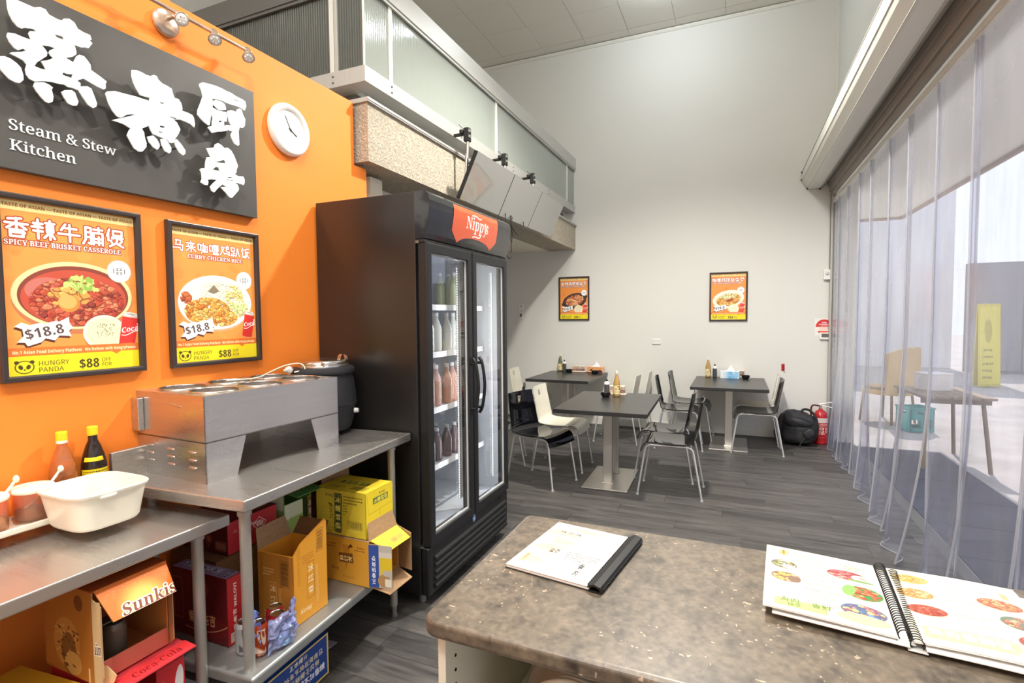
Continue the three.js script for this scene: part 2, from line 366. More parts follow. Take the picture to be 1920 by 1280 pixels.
// mezzanine glazing: channel, rail, posts and panes are pieces of one partition
{
  const X = -2.118, Zn = -2.667, y0 = 3.01, y1 = 3.108, y2 = 3.595, y3 = 3.765;
  const rail = structure('mezzanine_channel', [span(X - 0.14, X, y0, y1, ZF, Zn, 0.002), span(-4.9, X - 0.14, y0, y1, Zn - 0.14, Zn, 0.002)], M.aluGrey);
  part('top_rail', [span(X - 0.1, X + 0.012, y2 + 0.02, y3, ZF, Zn + 0.012, 0.003), span(X - 0.012, X + 0.004, y2, y2 + 0.02, ZF, Zn)], M.aluGrey, rail);
  part('top_rail', [span(-4.9, X - 0.1, y2 + 0.02, y3, Zn - 0.1, Zn + 0.012, 0.003), span(-4.9, X, y2, y2 + 0.02, Zn - 0.012, Zn + 0.004)], M.aluDark, rail);  // same rail as above, its shade put into a darker colour
  part('recess', [span(-2.42, -2.3, 2.85, y0, ZF, -2.8), span(-4.9, -2.42, 2.9, y0, -2.86, -2.8)], M.aluDark, rail);
  const zs = [-2.95, -4.62, -6.9];
  const posts = zs.map((z) => part('post', span(X - 0.035, X - 0.008, y1, y2 + 0.02, z - 0.018, z + 0.018, 0.002), M.aluPale, rail));
  part('post', span(-2.40, -2.365, y1, y2 + 0.02, Zn - 0.035, Zn - 0.008, 0.002), M.aluPale, rail);
  part('post', span(-2.36, -2.335, y1, y2 + 0.02, Zn - 0.035, Zn - 0.006, 0.002), M.aluGrey, rail);
  part('corner_bead', span(X - 0.022, X - 0.012, y1, y2 + 0.02, Zn - 0.02, Zn - 0.010), M.aluPale, rail);
  const pane = (z0, z1, i) => { const p = part('pane', metric(span(X - 0.024, X - 0.018, y1 - 0.01, y2 + 0.02, z0, z1)), M.greenGlass, rail); return p; };
  pane(Zn - 0.025, zs[0] + 0.018); pane(zs[0] - 0.018, zs[1] + 0.018); pane(zs[1] - 0.018, zs[2] + 0.018); pane(zs[2] - 0.018, ZF);
  for (const [a, b] of [[-2.365, X - 0.02], [-3.4, -2.40], [-4.9, -3.42]]) part('pane', metric(span(a, b, y1 - 0.01, y2 + 0.02, Zn - 0.024, Zn - 0.018)), M.reeded, rail);
  part('post', span(-3.425, -3.395, y1, y2 + 0.02, Zn - 0.035, Zn - 0.008, 0.002), M.aluGrey, rail);
  const rv = [];
  for (const z of [-2.94, -3.9, -5.0, -6.1]) for (const y of [3.04, 3.078]) rv.push(new THREE.SphereGeometry(0.007, 10, 6).translate(X + 0.001, y, z));
  for (const x of [-2.37, -3.2]) for (const y of [3.04, 3.078]) rv.push(new THREE.SphereGeometry(0.007, 10, 6).translate(x, y, Zn + 0.001));
  part('rivet', rv, M.aluDark, rail).userData.kind = 'stuff';
}
// canopy over the footpath outside, and the roof
structure('roof_slab', [span(-5.3, XR + 0.34, CEIL + 0.2, CEIL + 0.3, ZF - 0.25, 3.3)], M.cream);
structure('canopy', [span(XR + 0.24, 2.28, 3.0, 3.1, -9.6, 3.2)], M.canopy ?? M.ceiling);
structure('canopy_fascia', [span(2.28, 2.31, 2.96, 3.2, -9.6, 3.2), span(XR + 0.24, 2.31, 2.96, 3.2, -9.64, -9.6)], std({ color: 0x9a7d74, roughness: 0.7 }));

// ---------------------------------------------------------------- printed matter: brush strokes on a 16 x 16 grid (x, y in hex pairs, strokes apart)
const STROKE = {
  香: 'b132 15f5 818a 7529 95e9 4a4f 4acacf 4cdc 4fcf', 辣: '4042 1373 2445 6354 0676 1979 484f 92f2 a4a9 a4e4e9 a9e9 c0cf c98e c9fe',
  牛: '5126 34d4 09f9 818f', 腩: '212b0f 21616f4e 2565 2969 82f2 c0c5 858f 85f5ff 9aea 9ded c8cf', 煲: '3016 242a 6161 6165 61d1d5 65d5 57e7 959a 8758 a7d9 4a5c dabc 9a8c3f 8cef',
  马: '41b1a7 5247 47e7dfad 0bab', 来: '23d3 4557 b597 18e8 808f 791e 99fe', 咖: '131b 13535b 1b5b 74b4ae9c 918a6f c5cd c5f5fd cdfd',
  喱: '131b 13535b 1b5b 72f2 728a6f 949a 94e4ea 97e7 9aea c4cf 9ded 8fff', 鸡: '23730e 257d c0a2 a2a9 a2e2e5c5 a9f9fedd 8cdc', 趴: '1217 126267 1767 474f 4a7a 1b1e 0e7d b3aa8f c2dafe',
  饭: '3016 2363 363f6d e182 828a6f 86d68f 98ef', 腿: '212b0f 21616f4e 2565 2969 9195 91e1e5 93e3 95e5 979c b8f7 89ae aeff', 套: '14e4 8017 84e7 59b9 5bbb 1dfd 595d 7d4f dfbe', 餐: '4021 216165 a1e1a6 b4f7 703717 81c6e6 5a5f 5abaf 5cbc',
  排: '1353 303e1d 1a58 909f c0cf 7393 7797 7b9b c3f3 c7f7 cbfb', 冰: '1334 0e4a a0af8e 56864e f5b9 a8fe', 糖: '1335 7355 0676 404f 370d 476b b0b2 82f2 828a6f 95e5e9 97f7 99e9 b4ba abaf abebef afef',
  雪: '22d2 14161 14e4e6 8187 4555 4757 b5c5 b7c7 3adadf 3cdc 3fdf', 梨: '7032 1373 4049 4307 4377 9196 d0d9b8 0bfb 898f 8b2f 8bef', 王: '22d2 38c8 1efe 828e', 老: '34b4 7178 08f8 e21d 696fefed da6c', 吉: '12e2 8086 36d6 494f 49c9cf 4fcf',
  正: '22d2 828e 88c8 484e 1efe', 宗: '8082 1416 14e4e6 46c6 19f9 898f6e 4b2e bbed', 椰: '0454 303f 340b 446a 71c1 818d a1ae 85a5 89a9 7dbc d1df d1f2d6f9d9', 汁: '1133 0648 1f4a 58f8 a1af', 年: '5026 44d4 48c8 484c 0cfc 848f',
  不: '12e2 831b 848f 96eb', 用: '222b0f 22d2dfbf 26d6 2ada 828e', 子: '32c286 868fcf6f 19f9', 肉: '222f 22d2dfbf 8057 5598 6a4c 8aab', 在: '13f3 610c 494f 58d8 969e 4efe', 加: '2474 7e5c 415a0f a5ad a5e5ed aded', 海: '1133 0648 1f4a 7051 52e2 646ccc 646 c4cf 58f8 9598',
  新: '4042 1272 2344 6354 0676 1979 484f d191 919a8f 96f6 c6cf', 鲜: '3115 2161 44 2565 2a6a 252a 656a 454a 0f7e 9194 e1c4 85f5 98e8 7bfb c5cf', 红: '411463 63169 0d5b 82e2 b2be 7efe', 茶: '03f3 5155 a1a5 8418 84f8 3bdb 898f 6b4e abce', 快: '202f 1315 4345 64e4e8 59f9 a1a95f a9ff', 甜: '505 5047 04f4 b4bf',
  坚: '212 2127 5158 82d2 936fa d9 828c 8afa 0', 持: '1353 303e1d 1a58 84d4 a0a7 67f7 6aea c7ce 8c9d', 南: '13e3 8086 262f 26d6df 5898 5bbb 8b8f', 岛: '4030 3138 31d1d5 58e8edbc 8 3a3ede 9a9e', 精: '1335 7355 0676 404f 370d 476b 92f2 94e4 76f6 c0c6 989f 98e8ef 9aea 9ded', 香2: '',
};
function glyphs(g, text, x, y, size, line = 0.11, dx = 1.06, dy = 0) {
  g.lineWidth = size * line;
  for (const ch of text) {
    const s = STROKE[ch];
    if (s) for (const st of s.split(' ')) {
      if (st.length < 4) continue;
      g.beginPath();
      for (let i = 0; i + 1 < st.length; i += 2) { const a = x + (parseInt(st[i], 16) + 0.3) / 16 * size, b = y + (parseInt(st[i + 1], 16) + 0.3) / 16 * size; i ? g.lineTo(a, b) : g.moveTo(a, b); }
      g.stroke();
    }
    x += size * dx; y += size * dy;
  }
}
const ell = (g, x, y, a, b, fill, rot = 0) => { g.fillStyle = fill; g.beginPath(); g.ellipse(x, y, a, b, rot, 0, 2 * PI); g.fill(); };
const poly = (g, pts, fill) => { g.fillStyle = fill; g.beginPath(); pts.forEach(([x, y], i) => (i ? g.lineTo(x, y) : g.moveTo(x, y))); g.closePath(); g.fill(); };
const words = (g, t, x, y, px, fill, font = 'sans-serif', weight = 'normal', align = 'left', max) => { g.fillStyle = fill; g.textAlign = align; g.font = weight + ' ' + px + 'px ' + font; g.fillText(t, x, y, max); };
const hex = (r, g, b) => 'rgb(' + [r, g, b].map((v) => Math.round(v)).join(',') + ')';
// lumps of food inside an ellipse
function food(g, cx, cy, a, b, n, colors, size) {
  g.save(); g.beginPath(); g.ellipse(cx, cy, a, b, 0, 0, 2 * PI); g.clip();
  for (let i = 0; i < n; i++) {
    const t = rnd(2 * PI), r = Math.sqrt(rnd()), x = cx + Math.cos(t) * r * a, y = cy + Math.sin(t) * r * b, s = size * rnd(0.5, 1.3), k = colors[Math.floor(rnd(colors.length))];
    const pts = []; for (let q = 0; q < 9; q++) { const w = (q / 9) * 2 * PI, e = s * rnd(0.7, 1.2); pts.push([x + Math.cos(w) * e * 1.2, y + Math.sin(w) * e * 0.8]); }
    poly(g, pts, hex(k[0] * 0.62, k[1] * 0.56, k[2] * 0.5));
    poly(g, pts.map(([p, q]) => [x + (p - x) * 0.86 - s * 0.05, y + (q - y) * 0.82 - s * 0.10]), hex(...k));
    poly(g, pts.slice(4, 8).map(([p, q]) => [x + (p - x) * 0.5 - s * 0.1, y + (q - y) * 0.5 - s * 0.2]), hex(Math.min(255, k[0] * 1.2 + 25), Math.min(255, k[1] * 1.25 + 25), Math.min(255, k[2] * 1.3 + 20)));
  }
  g.restore();
}
function herbs(g, x, y, r, c0, c1, n = 46) {
  for (let i = 0; i < n; i++) { const t = rnd(-PI, 0.3), d = r * rnd(0.2, 1), px = x + Math.cos(t) * d, py = y + Math.sin(t) * d * 0.75; ell(g, px, py, r * rnd(0.12, 0.24), r * rnd(0.07, 0.16), i % 3 ? c0 : c1, rnd(PI)); }
  g.strokeStyle = c1; g.lineWidth = r * 0.05;
  for (let i = 0; i < 5; i++) { g.beginPath(); g.moveTo(x, y + r * 0.35); g.lineTo(x + rnd(-0.8, 0.8) * r, y - rnd(0.2, 0.7) * r); g.stroke(); }
}
function colaCan(g, x, y, s, turn) {
  g.save(); g.translate(x, y); g.rotate(turn); g.scale(s, s);
  ell(g, 0, 88, 40, 12, '#e9e1da'); poly(g, [[-46, -84], [46, -84], [46, 86], [-46, 86]], '#e0352c'); ell(g, 0, 86, 46, 12, '#e0352c');
  poly(g, [[-46, -84], [46, -84], [38, -104], [-38, -104]], '#d8cfc9'); ell(g, 0, -104, 38, 11, '#f0ebe6'); ell(g, 0, -103, 26, 6, '#b9aea8');
  g.rotate(-0.32); words(g, 'Coca', -44, 4, 42, '#fff', 'serif', 'italic bold'); g.strokeStyle = '#fff'; g.lineWidth = 5; g.beginPath(); g.moveTo(-44, 16); g.bezierCurveTo(-10, 34, 10, 4, 52, 8); g.stroke(); words(g, 'l', 42, 6, 58, '#fff', 'serif', 'italic bold');
  g.restore();
}
function poster(title, sub, dish, subX = 16) {
  return print(560, 792, (g, w, h) => {
    g.fillStyle = '#f49a48'; g.fillRect(0, 0, w, h);
    for (let i = 0; i < 26; i++) { g.globalAlpha = 0.12; ell(g, rnd(w), rnd(120, 640), rnd(15, 60), rnd(12, 40), i % 2 ? '#ffd060' : '#e06020', rnd(3)); } g.globalAlpha = 1;
    g.fillStyle = '#fbe29a'; g.fillRect(0, 0, w, 48); g.fillStyle = '#f3a04a'; g.fillRect(0, 0, w, 8);
    words(g, 'TASTE OF ASIAN — TASTE OF ASIAN — TASTE OF ASIAN', 14, 33, 22, '#b06a2c', 'sans-serif', 'bold', 'left', w - 24);
    const n = [...title].length, s = Math.min(92, 520 / n / 1.1);
    g.strokeStyle = '#a8401a'; glyphs(g, title, 16, 76, s, 0.23, 1.1); g.strokeStyle = '#ffffff'; glyphs(g, title, 16, 76, s, 0.118, 1.1);
    const sy = 82 + s + 28;
    g.font = 'bold 33px serif'; g.textAlign = 'left'; g.strokeStyle = '#a8401a'; g.lineWidth = 9; g.strokeText(sub, subX, sy, w - subX - 70); words(g, sub, subX, sy, 33, '#fff', 'serif', 'bold', 'left', w - subX - 70);
    dish(g, w, h);
    // round sticker with the shop's seal
    const cx = 478, cy = 290; ell(g, cx, cy, 58, 58, '#c9bdb0'); ell(g, cx, cy, 55, 55, '#ffffff'); g.strokeStyle = '#e4b8a0'; g.lineWidth = 2; g.beginPath(); g.arc(cx, cy, 48, 0, 2 * PI); g.stroke();
    g.fillStyle = '#4a423c'; for (const [a, b] of [[-16, -16], [2, -16], [-16, 3], [2, 3]]) { g.fillRect(cx + a, cy + b, 14, 3); g.fillRect(cx + a + 5, cy + b, 3, 14); g.fillRect(cx + a, cy + b + 8, 14, 3); } g.fillRect(cx - 28, cy - 12, 4, 24); g.fillRect(cx + 24, cy - 12, 4, 24);
    // price burst
    const burst = (x, y, k) => [[18, 20], [52, 34], [96, 22], [104, 30], [160, 12], [170, 18], [214, -6], [216, 26], [230, 48], [212, 66], [222, 92], [170, 88], [152, 112], [112, 100], [96, 118], [40, 136], [30, 118], [0, 116], [26, 86], [22, 52], [-8, 40]].map(([a, b]) => [x + a * k, y + b * k]);
    const bx = 44, by = 530; poly(g, burst(bx - 5, by + 10, 0.94), '#5a2b18'); poly(g, burst(bx, by, 0.94), '#ffffff');
    g.save(); g.translate(bx + 32, by + 98); g.rotate(-0.19); words(g, '$18.8', 0, 0, 62, '#5b4640', 'sans-serif', 'bold', 'left', 160); g.restore();
    g.fillStyle = '#e9772f'; g.fillRect(0, 664, w, 40); words(g, 'No.1 Asian Food Delivery Platform', 24, 692, 21, '#ffe9b8', 'sans-serif', 'bold', 'left', 270); words(g, 'We Deliver with HungryPanda', 306, 692, 21, '#ffe9b8', 'sans-serif', 'bold', 'left', 236);
    g.fillStyle = '#f7e01f'; g.fillRect(0, 702, w, h - 702); poly(g, [[426, 702], [470, 702], [448, 716]], '#e9772f');
    g.strokeStyle = '#4a3f10'; g.lineWidth = 4; g.beginPath(); g.ellipse(66, 752, 34, 28, 0, 0, 2 * PI); g.stroke(); for (const k of [-1, 1]) { ell(g, 66 + 28 * k, 730, 9, 8, '#4a3f10'); ell(g, 66 + 14 * k, 752, 8, 11, '#4a3f10', 0.4 * k); } ell(g, 66, 764, 4, 3, '#4a3f10');
    words(g, 'HUNGRY', 116, 750, 31, '#4a3f10', 'sans-serif', 'normal', 'left', 132); words(g, 'PANDA', 116, 780, 31, '#4a3f10', 'sans-serif', 'normal', 'left', 104);
    words(g, '$88', 278, 776, 60, '#4a3f10', 'sans-serif', 'bold', 'left', 90); words(g, 'OFF', 378, 750, 25, '#4a3f10'); words(g, 'FOR', 378, 774, 25, '#4a3f10');
  });
}
const RED = [[178, 62, 44], [205, 96, 70], [150, 60, 50], [222, 130, 90], [190, 80, 50]], GOLD = [[232, 160, 70], [240, 182, 90], [214, 128, 50], [250, 205, 120]], PALE = [[246, 236, 180], [236, 236, 160], [226, 232, 150], [255, 248, 214]];
const tPosterBeef = poster('香辣牛腩煲', 'SPICY BEEF BRISKET CASSEROLE', (g) => {
  ell(g, 282, 440, 252, 168, '#c87850'); ell(g, 282, 422, 252, 162, '#f6d9a0'); ell(g, 284, 426, 232, 146, '#8a4030'); ell(g, 284, 434, 220, 136, '#c25038'); ell(g, 170, 400, 90, 60, '#c87468');
  food(g, 294, 452, 200, 118, 330, RED, 16); food(g, 250, 430, 90, 50, 26, [[240, 160, 80], [236, 176, 90]], 26); ell(g, 250, 460, 44, 42, '#d98a3c'); ell(g, 244, 452, 38, 34, '#f2b060'); herbs(g, 300, 384, 74, '#c8dc7c', '#94b850');
  ell(g, 398, 612, 96, 90, '#b06a3c'); ell(g, 398, 604, 96, 88, '#fff4d4'); ell(g, 398, 604, 82, 74, '#f3e8bc'); for (let i = 0; i < 60; i++) ell(g, 404 + rnd(-40, 40), 592 + rnd(-34, 34), 2, 2, '#55502c');
  colaCan(g, 512, 600, 0.86, 0.16);
});
const tPosterCurry = poster('马来咖喱鸡趴饭', 'CURRY CHICKEN RICE', (g) => {
  ell(g, 280, 446, 246, 170, '#e8a878'); ell(g, 280, 436, 246, 166, '#fffaf0'); ell(g, 280, 436, 218, 144, '#fdf0da');
  ell(g, 290, 384, 126, 86, '#fdf6d6'); food(g, 292, 384, 116, 78, 120, [[255, 250, 224], [250, 242, 206], [255, 255, 240]], 9); poly(g, [[222, 372], [262, 328], [300, 366], [262, 384]], '#8a7a64');
  food(g, 400, 390, 66, 66, 60, [[246, 214, 130], [250, 226, 150]], 14); food(g, 420, 470, 84, 60, 70, PALE, 18); herbs(g, 430, 470, 46, '#e6ecb0', '#b8d070', 30);
  food(g, 220, 490, 150, 84, 190, GOLD, 17); food(g, 310, 530, 110, 54, 110, GOLD, 15); food(g, 84, 410, 36, 36, 16, [[206, 110, 60], [180, 80, 50]], 16);
  colaCan(g, 500, 580, 0.8, 0.16);
}, 100);
const tPosterPot = poster('香辣鸡腿煲套餐', 'SPICY CHICKEN LEG CASSEROLE COMBO', (g) => {
  g.save(); g.translate(286, 430); g.rotate(-0.25); ell(g, 0, 14, 236, 140, '#2c211f'); ell(g, 0, 0, 236, 132, '#4a3530'); ell(g, -232, 20, 34, 30, '#3a2a26'); ell(g, 232, -10, 34, 30, '#3a2a26'); food(g, 4, 4, 180, 104, 150, [[226, 130, 80], [240, 160, 100], [200, 96, 60], [250, 196, 140]], 22); g.restore();
  ell(g, 366, 604, 84, 80, '#fff3d6'); ell(g, 366, 602, 70, 66, '#f0e4c0'); g.globalAlpha = 0.8; colaCan(g, 496, 590, 0.84, 0.16); g.globalAlpha = 1;
});
const tPosterRice = poster('咖喱鸡排饭套餐', 'CURRY CHICKEN SCHNITZEL RICE COMBO', (g) => {
  g.save(); g.translate(280, 440); g.rotate(-0.2); ell(g, 0, 8, 252, 156, '#e8b088'); ell(g, 0, 0, 252, 150, '#fff8e2'); ell(g, 0, 12, 200, 108, '#f2c070'); food(g, 0, 16, 190, 98, 120, GOLD, 22); food(g, 0, -46, 130, 54, 60, PALE, 18); food(g, 20, 24, 60, 26, 26, [[196, 96, 40], [170, 80, 40]], 18); g.restore();
  ell(g, 366, 606, 84, 78, '#fff3d6'); ell(g, 366, 604, 70, 64, '#f6ecc8'); g.globalAlpha = 0.8; colaCan(g, 496, 590, 0.84, 0.16); g.globalAlpha = 1;
});
const bars = (g, x, y, w, h, c = '#4a4236', vertical = false) => { g.strokeStyle = c; g.lineWidth = 3; g.strokeRect(x, y, w, h); g.fillStyle = c; for (let t = 0.06; t < 0.92;) { const b = rnd(0.01, 0.035); vertical ? g.fillRect(x + w * 0.1, y + h * t, w * 0.8, h * b) : g.fillRect(x + w * t, y + h * 0.1, w * b, h * 0.8); t += b + rnd(0.012, 0.03); } };
const scribble = (g, x, y, w, lines, px, c) => { g.fillStyle = c; for (let l = 0; l < lines; l++) for (let a = 0; a < w * (l === lines - 1 ? 0.7 : 1);) { const b = px * rnd(0.4, 0.9); g.fillRect(x + a, y + l * px * 1.5, b, px * rnd(0.5, 0.8)); a += b + px * 0.25; } };

// letter outlines of the wall sign: millimetres along the wall (past z = -0.9) and up (above y = 2)
const SIGN = {
  steam: [
    ['25 573 33 583 52 569 95 569 112 579 126 579 135 567 157 564 174 566 177 575 193 583 208 578 218 561 236 558 255 558 259 544 252 540 261 532 248 509 238 508 226 502 205 501 210 480 209 471 198 458 177 445 200 439 211 466 219 474 233 475 243 465 252 454 253 436 277 427 302 416 298 405 298 390 291 383 270 386 254 390 229 397 208 382 218 376 217 365 239 374 251 371 259 350 267 325 264 312 254 304 239 310 224 330 211 350 191 351 180 349 170 353 160 350 133 347 111 341 87 330 73 333 66 343 64 359 68 375 60 385 44 389 25 392 30 397 57 411 68 420 61 423 48 412 37 415 27 427 21 443 24 455 41 460 61 459 84 460 77 478 81 487 100 495 90 499 67 491 60 485 49 486 38 497 30 515 27 531', '110 456 131 463 148 464 134 451 130 441 134 434 142 429 124 413 107 404 113 394 121 380 103 378 88 379 94 393 107 408 123 427 125 439 119 448', '147 510 172 514 176 503 154 502', '167 393 180 393 196 398 193 383 165 383'],
    ['-8 355 -5 369 11 377 26 376 41 369 52 359 57 337 57 323 47 309 37 307 21 311 7 324 -1 334'],
    ['87 327 83 313 90 300 102 285 113 275 123 274 133 282 136 298 132 322 136 329 125 335 111 337'],
    ['160 324 170 334 190 342 200 337 205 320 209 310 204 295 191 290 178 293 168 307'],
  ],
  stew: [
    ['392 495 409 501 428 501 444 498 460 500 473 510 485 510 490 499 505 490 528 488 544 483 546 470 553 451 570 453 581 440 585 421 584 410 607 411 628 408 634 398 638 374 634 359 618 368 595 371 573 371 545 363 560 354 573 331 564 310 549 285 541 267 528 263 514 274 487 275 461 278 453 290 446 305 419 285 427 273 429 254 435 233 433 219 418 198 404 194 388 202 378 219 365 242 372 261 378 273 354 281 329 282 314 282 324 288 353 304 382 321 398 331 383 327 364 318 352 306 342 301 332 303 318 317 306 340 297 372 303 381 328 392 359 395 402 400 429 401 453 402 455 415 435 413 419 412 406 430 396 451 391 474', '490 413 502 414 511 417 506 409 495 408', '486 320 510 323 508 316 491 313', '483 297 500 296 498 292 483 292', '524 369 545 372 564 372 557 366 536 366'],
    ['439 261 461 272 475 262 485 245 484 233 475 221 459 227 445 242'],
    ['491 267 508 274 519 264 532 244 530 228 522 220 506 224 495 244'],
    ['544 280 557 286 575 271 591 251 590 237 580 228 565 235 550 258'],
  ],
  kitchen: [
    ['667 554 680 564 705 569 743 574 772 574 792 572 819 572 843 567 878 565 892 561 896 539 886 517 872 522 848 524 820 520 793 519 770 521 741 516 723 512 722 470 715 440 709 412 707 394 701 390 682 396 666 406 652 418 654 438 667 470 680 506 675 527 666 544', '828 551 856 550 854 545 831 546'],
    ['725 502 740 512 766 515 783 510 789 494 788 487 772 479 752 474 736 483 724 488'],
    ['725 474 745 470 771 473 791 478 792 460 790 436 776 430 777 414 782 407 794 408 793 397 768 385 748 378 715 362 706 371 697 379 704 386 718 392 719 412 724 428 719 444', '752 428 768 431 766 426 758 422 754 402 752 401'],
    ['798 486 816 495 845 496 847 508 856 516 870 517 877 495 889 478 884 446 872 433 857 432 850 411 851 375 852 351 844 344 827 349 814 370 810 383 819 401 798 400 785 411 787 420 803 424 820 419 813 426 803 440 798 465'],
  ],
  room: [
    ['687 288 726 302 729 316 743 326 759 323 772 314 792 320 809 311 822 294 834 267 841 251 833 234 831 218 822 211 839 205 867 210 874 198 873 181 868 171 838 173 820 172 836 165 842 148 838 138 804 99 793 99 771 118 748 135 778 143 759 150 738 131 716 105 705 109 698 125 716 147 733 164 707 160 687 154 690 142 686 130 672 128 655 135 662 151 661 174 653 188 662 196 678 200 682 230 689 250 706 255 698 268', '721 244 736 243 770 261 779 253 776 247 730 239', '712 203 729 220 743 219 748 205 731 204', '783 189 809 193 807 189 787 185', '773 177 814 179 810 175 776 175'],
  ],
};
// ---------------------------------------------------------------- on the orange wall
{
  const s = thing('wall_sign', 'big dark grey shop sign with raised white Chinese lettering on the orange wall', 'sign', [XW, 2.35, -0.9]);
  part('board', metric(span(0.002, 0.032, -0.309, 0.299, -0.985, 0.42, 0.002)), M.signBoard, s);
  const read = (t) => { const v = t.split(' ').map(Number), o = []; for (let i = 0; i < v.length; i += 2) o.push([v[i] / 1000, v[i + 1] / 1000 - 0.35]); return o; };
  for (const [key, shapes] of Object.entries(SIGN)) {
    const gs = shapes.map(([o, ...hs]) => extrude(shapeOf(read(o), hs.map(read)), 0.006, 0, 4));
    // the shape's x runs away from the camera (towards -z), its depth towards the room (+x)
    const m = new THREE.Matrix4().makeBasis(V(0, 0, -1), V(0, 1, 0), V(1, 0, 0));
    const l = part('letter', gs.map((g) => g.applyMatrix4(m).translate(0.079, 0, 0)), M.signLetter, s);
    const pins = shapes.map(([o]) => { const p = read(o); const c = p.reduce((a, q) => [a[0] + q[0] / p.length, a[1] + q[1] / p.length], [0, 0]); return new THREE.CylinderGeometry(0.0022, 0.0022, 0.05, 6).rotateZ(PI / 2).translate(0.055, c[1], -c[0]); });
    part('standoff_pin', pins, M.blackPlastic, l);
  }
  const font = await new FontLoader().loadAsync('fonts/droid/droid_serif_regular.typeface.json');
  for (const [t, y, z, w] of [['Steam & Stew', -0.181, -0.033, 0.318], ['Kitchen', -0.246, -0.033, 0.184]]) {
    const gs = [...t]; let g = new TextGeometry(t, { font, size: 0.034, depth: 0.003, curveSegments: 4, bevelEnabled: false });
    g.computeBoundingBox(); const k = w / (g.boundingBox.max.x - g.boundingBox.min.x);
    g.scale(k, 1, 1).rotateY(PI / 2).translate(0.032, y, z); part('lettering', [g], M.signLetter, s);
  }
}
function framedPoster(label, tex, p, turn) {
  const s = thing('framed_poster', label, 'poster', p, turn), W = 0.452, H = 0.624, b = 0.02;
  const ring = extrude(shapeOf([[-W / 2, -H / 2], [W / 2, -H / 2], [W / 2, H / 2], [-W / 2, H / 2]], [[[-W / 2 + b, -H / 2 + b], [-W / 2 + b, H / 2 - b], [W / 2 - b, H / 2 - b], [W / 2 - b, -H / 2 + b]]]), 0.016, 0.005).translate(0, 0, 0.006);
  part('frame', [ring], M.posterFrame, s);
  part('backing', box(W - 0.02, H - 0.02, 0.004, 0, 0, 0.003), M.blackMatte, s);
  part('print', sheet(W - 2 * b + 0.004, H - 2 * b + 0.004, 0, 0, 0.0085), phys({ map: tex, roughness: 0.5, clearcoat: 0.15, clearcoatRoughness: 0.2 }), s);
  return s;
}
framedPoster('framed orange food poster with a red beef casserole bowl, the larger-looking one nearest the bottles', tPosterBeef, [XW, 1.656, -1.112], PI / 2);
framedPoster('framed orange poster of a white curry chicken rice plate on the orange wall', tPosterCurry, [XW, 1.653, -1.668], PI / 2);
framedPoster('small framed poster of a black cast iron chicken pot on the grey wall', tPosterPot, [-2.135, 1.794, ZF], 0);
framedPoster('small framed poster of a cream curry rice plate on the grey wall', tPosterRice, [-0.088, 1.777, ZF], 0);
{
  const s = thing('wall_clock', 'round white plastic wall clock on the orange wall', 'clock', [XW, 2.543, -2.117], PI / 2), R = 0.134;
  part('case', [lathe([[0, 0], [R - 0.006, 0], [R, 0.006], [R, 0.022], [R - 0.008, 0.034], [R - 0.018, 0.038], [R - 0.034, 0.030], [R - 0.036, 0.022], [0, 0.022]], 48).rotateX(PI / 2)], M.whitePlastic, s);
  const face = print(256, 256, (g) => { g.fillStyle = '#f7f5f0'; g.fillRect(0, 0, 256, 256); for (let i = 1; i < 13; i++) { const a = (i / 12) * 2 * PI; g.textBaseline = 'middle'; words(g, String(i), 128 + Math.sin(a) * 98, 128 - Math.cos(a) * 98, 25, '#9b9691', 'sans-serif', 'normal', 'center'); } g.fillStyle = '#8d8882'; for (let i = 0; i < 60; i++) { const a = (i / 60) * 2 * PI; ell(g, 128 + Math.sin(a) * 119, 128 - Math.cos(a) * 119, i % 5 ? 1 : 2, i % 5 ? 1 : 2, '#8d8882'); } });
  part('dial', new THREE.CircleGeometry(R - 0.036, 40).translate(0, 0, 0.0235), paper(face, 0.5), s);
  const hand = (a, l, w) => new THREE.BoxGeometry(w, l, 0.001).translate(0, l / 2 - 0.012, 0.026).rotateZ(-a);
  part('hour_hand', hand((118 / 180) * PI, 0.062, 0.005), M.blackMatte, s);
  part('minute_hand', hand((-28 / 180) * PI, 0.085, 0.004), M.blackMatte, s);
  part('hub', cyl(0.005, 0.005, 0.004, 0, 0, 0, 12).rotateX(PI / 2).translate(0, 0, 0.025), M.blackMatte, s);
}
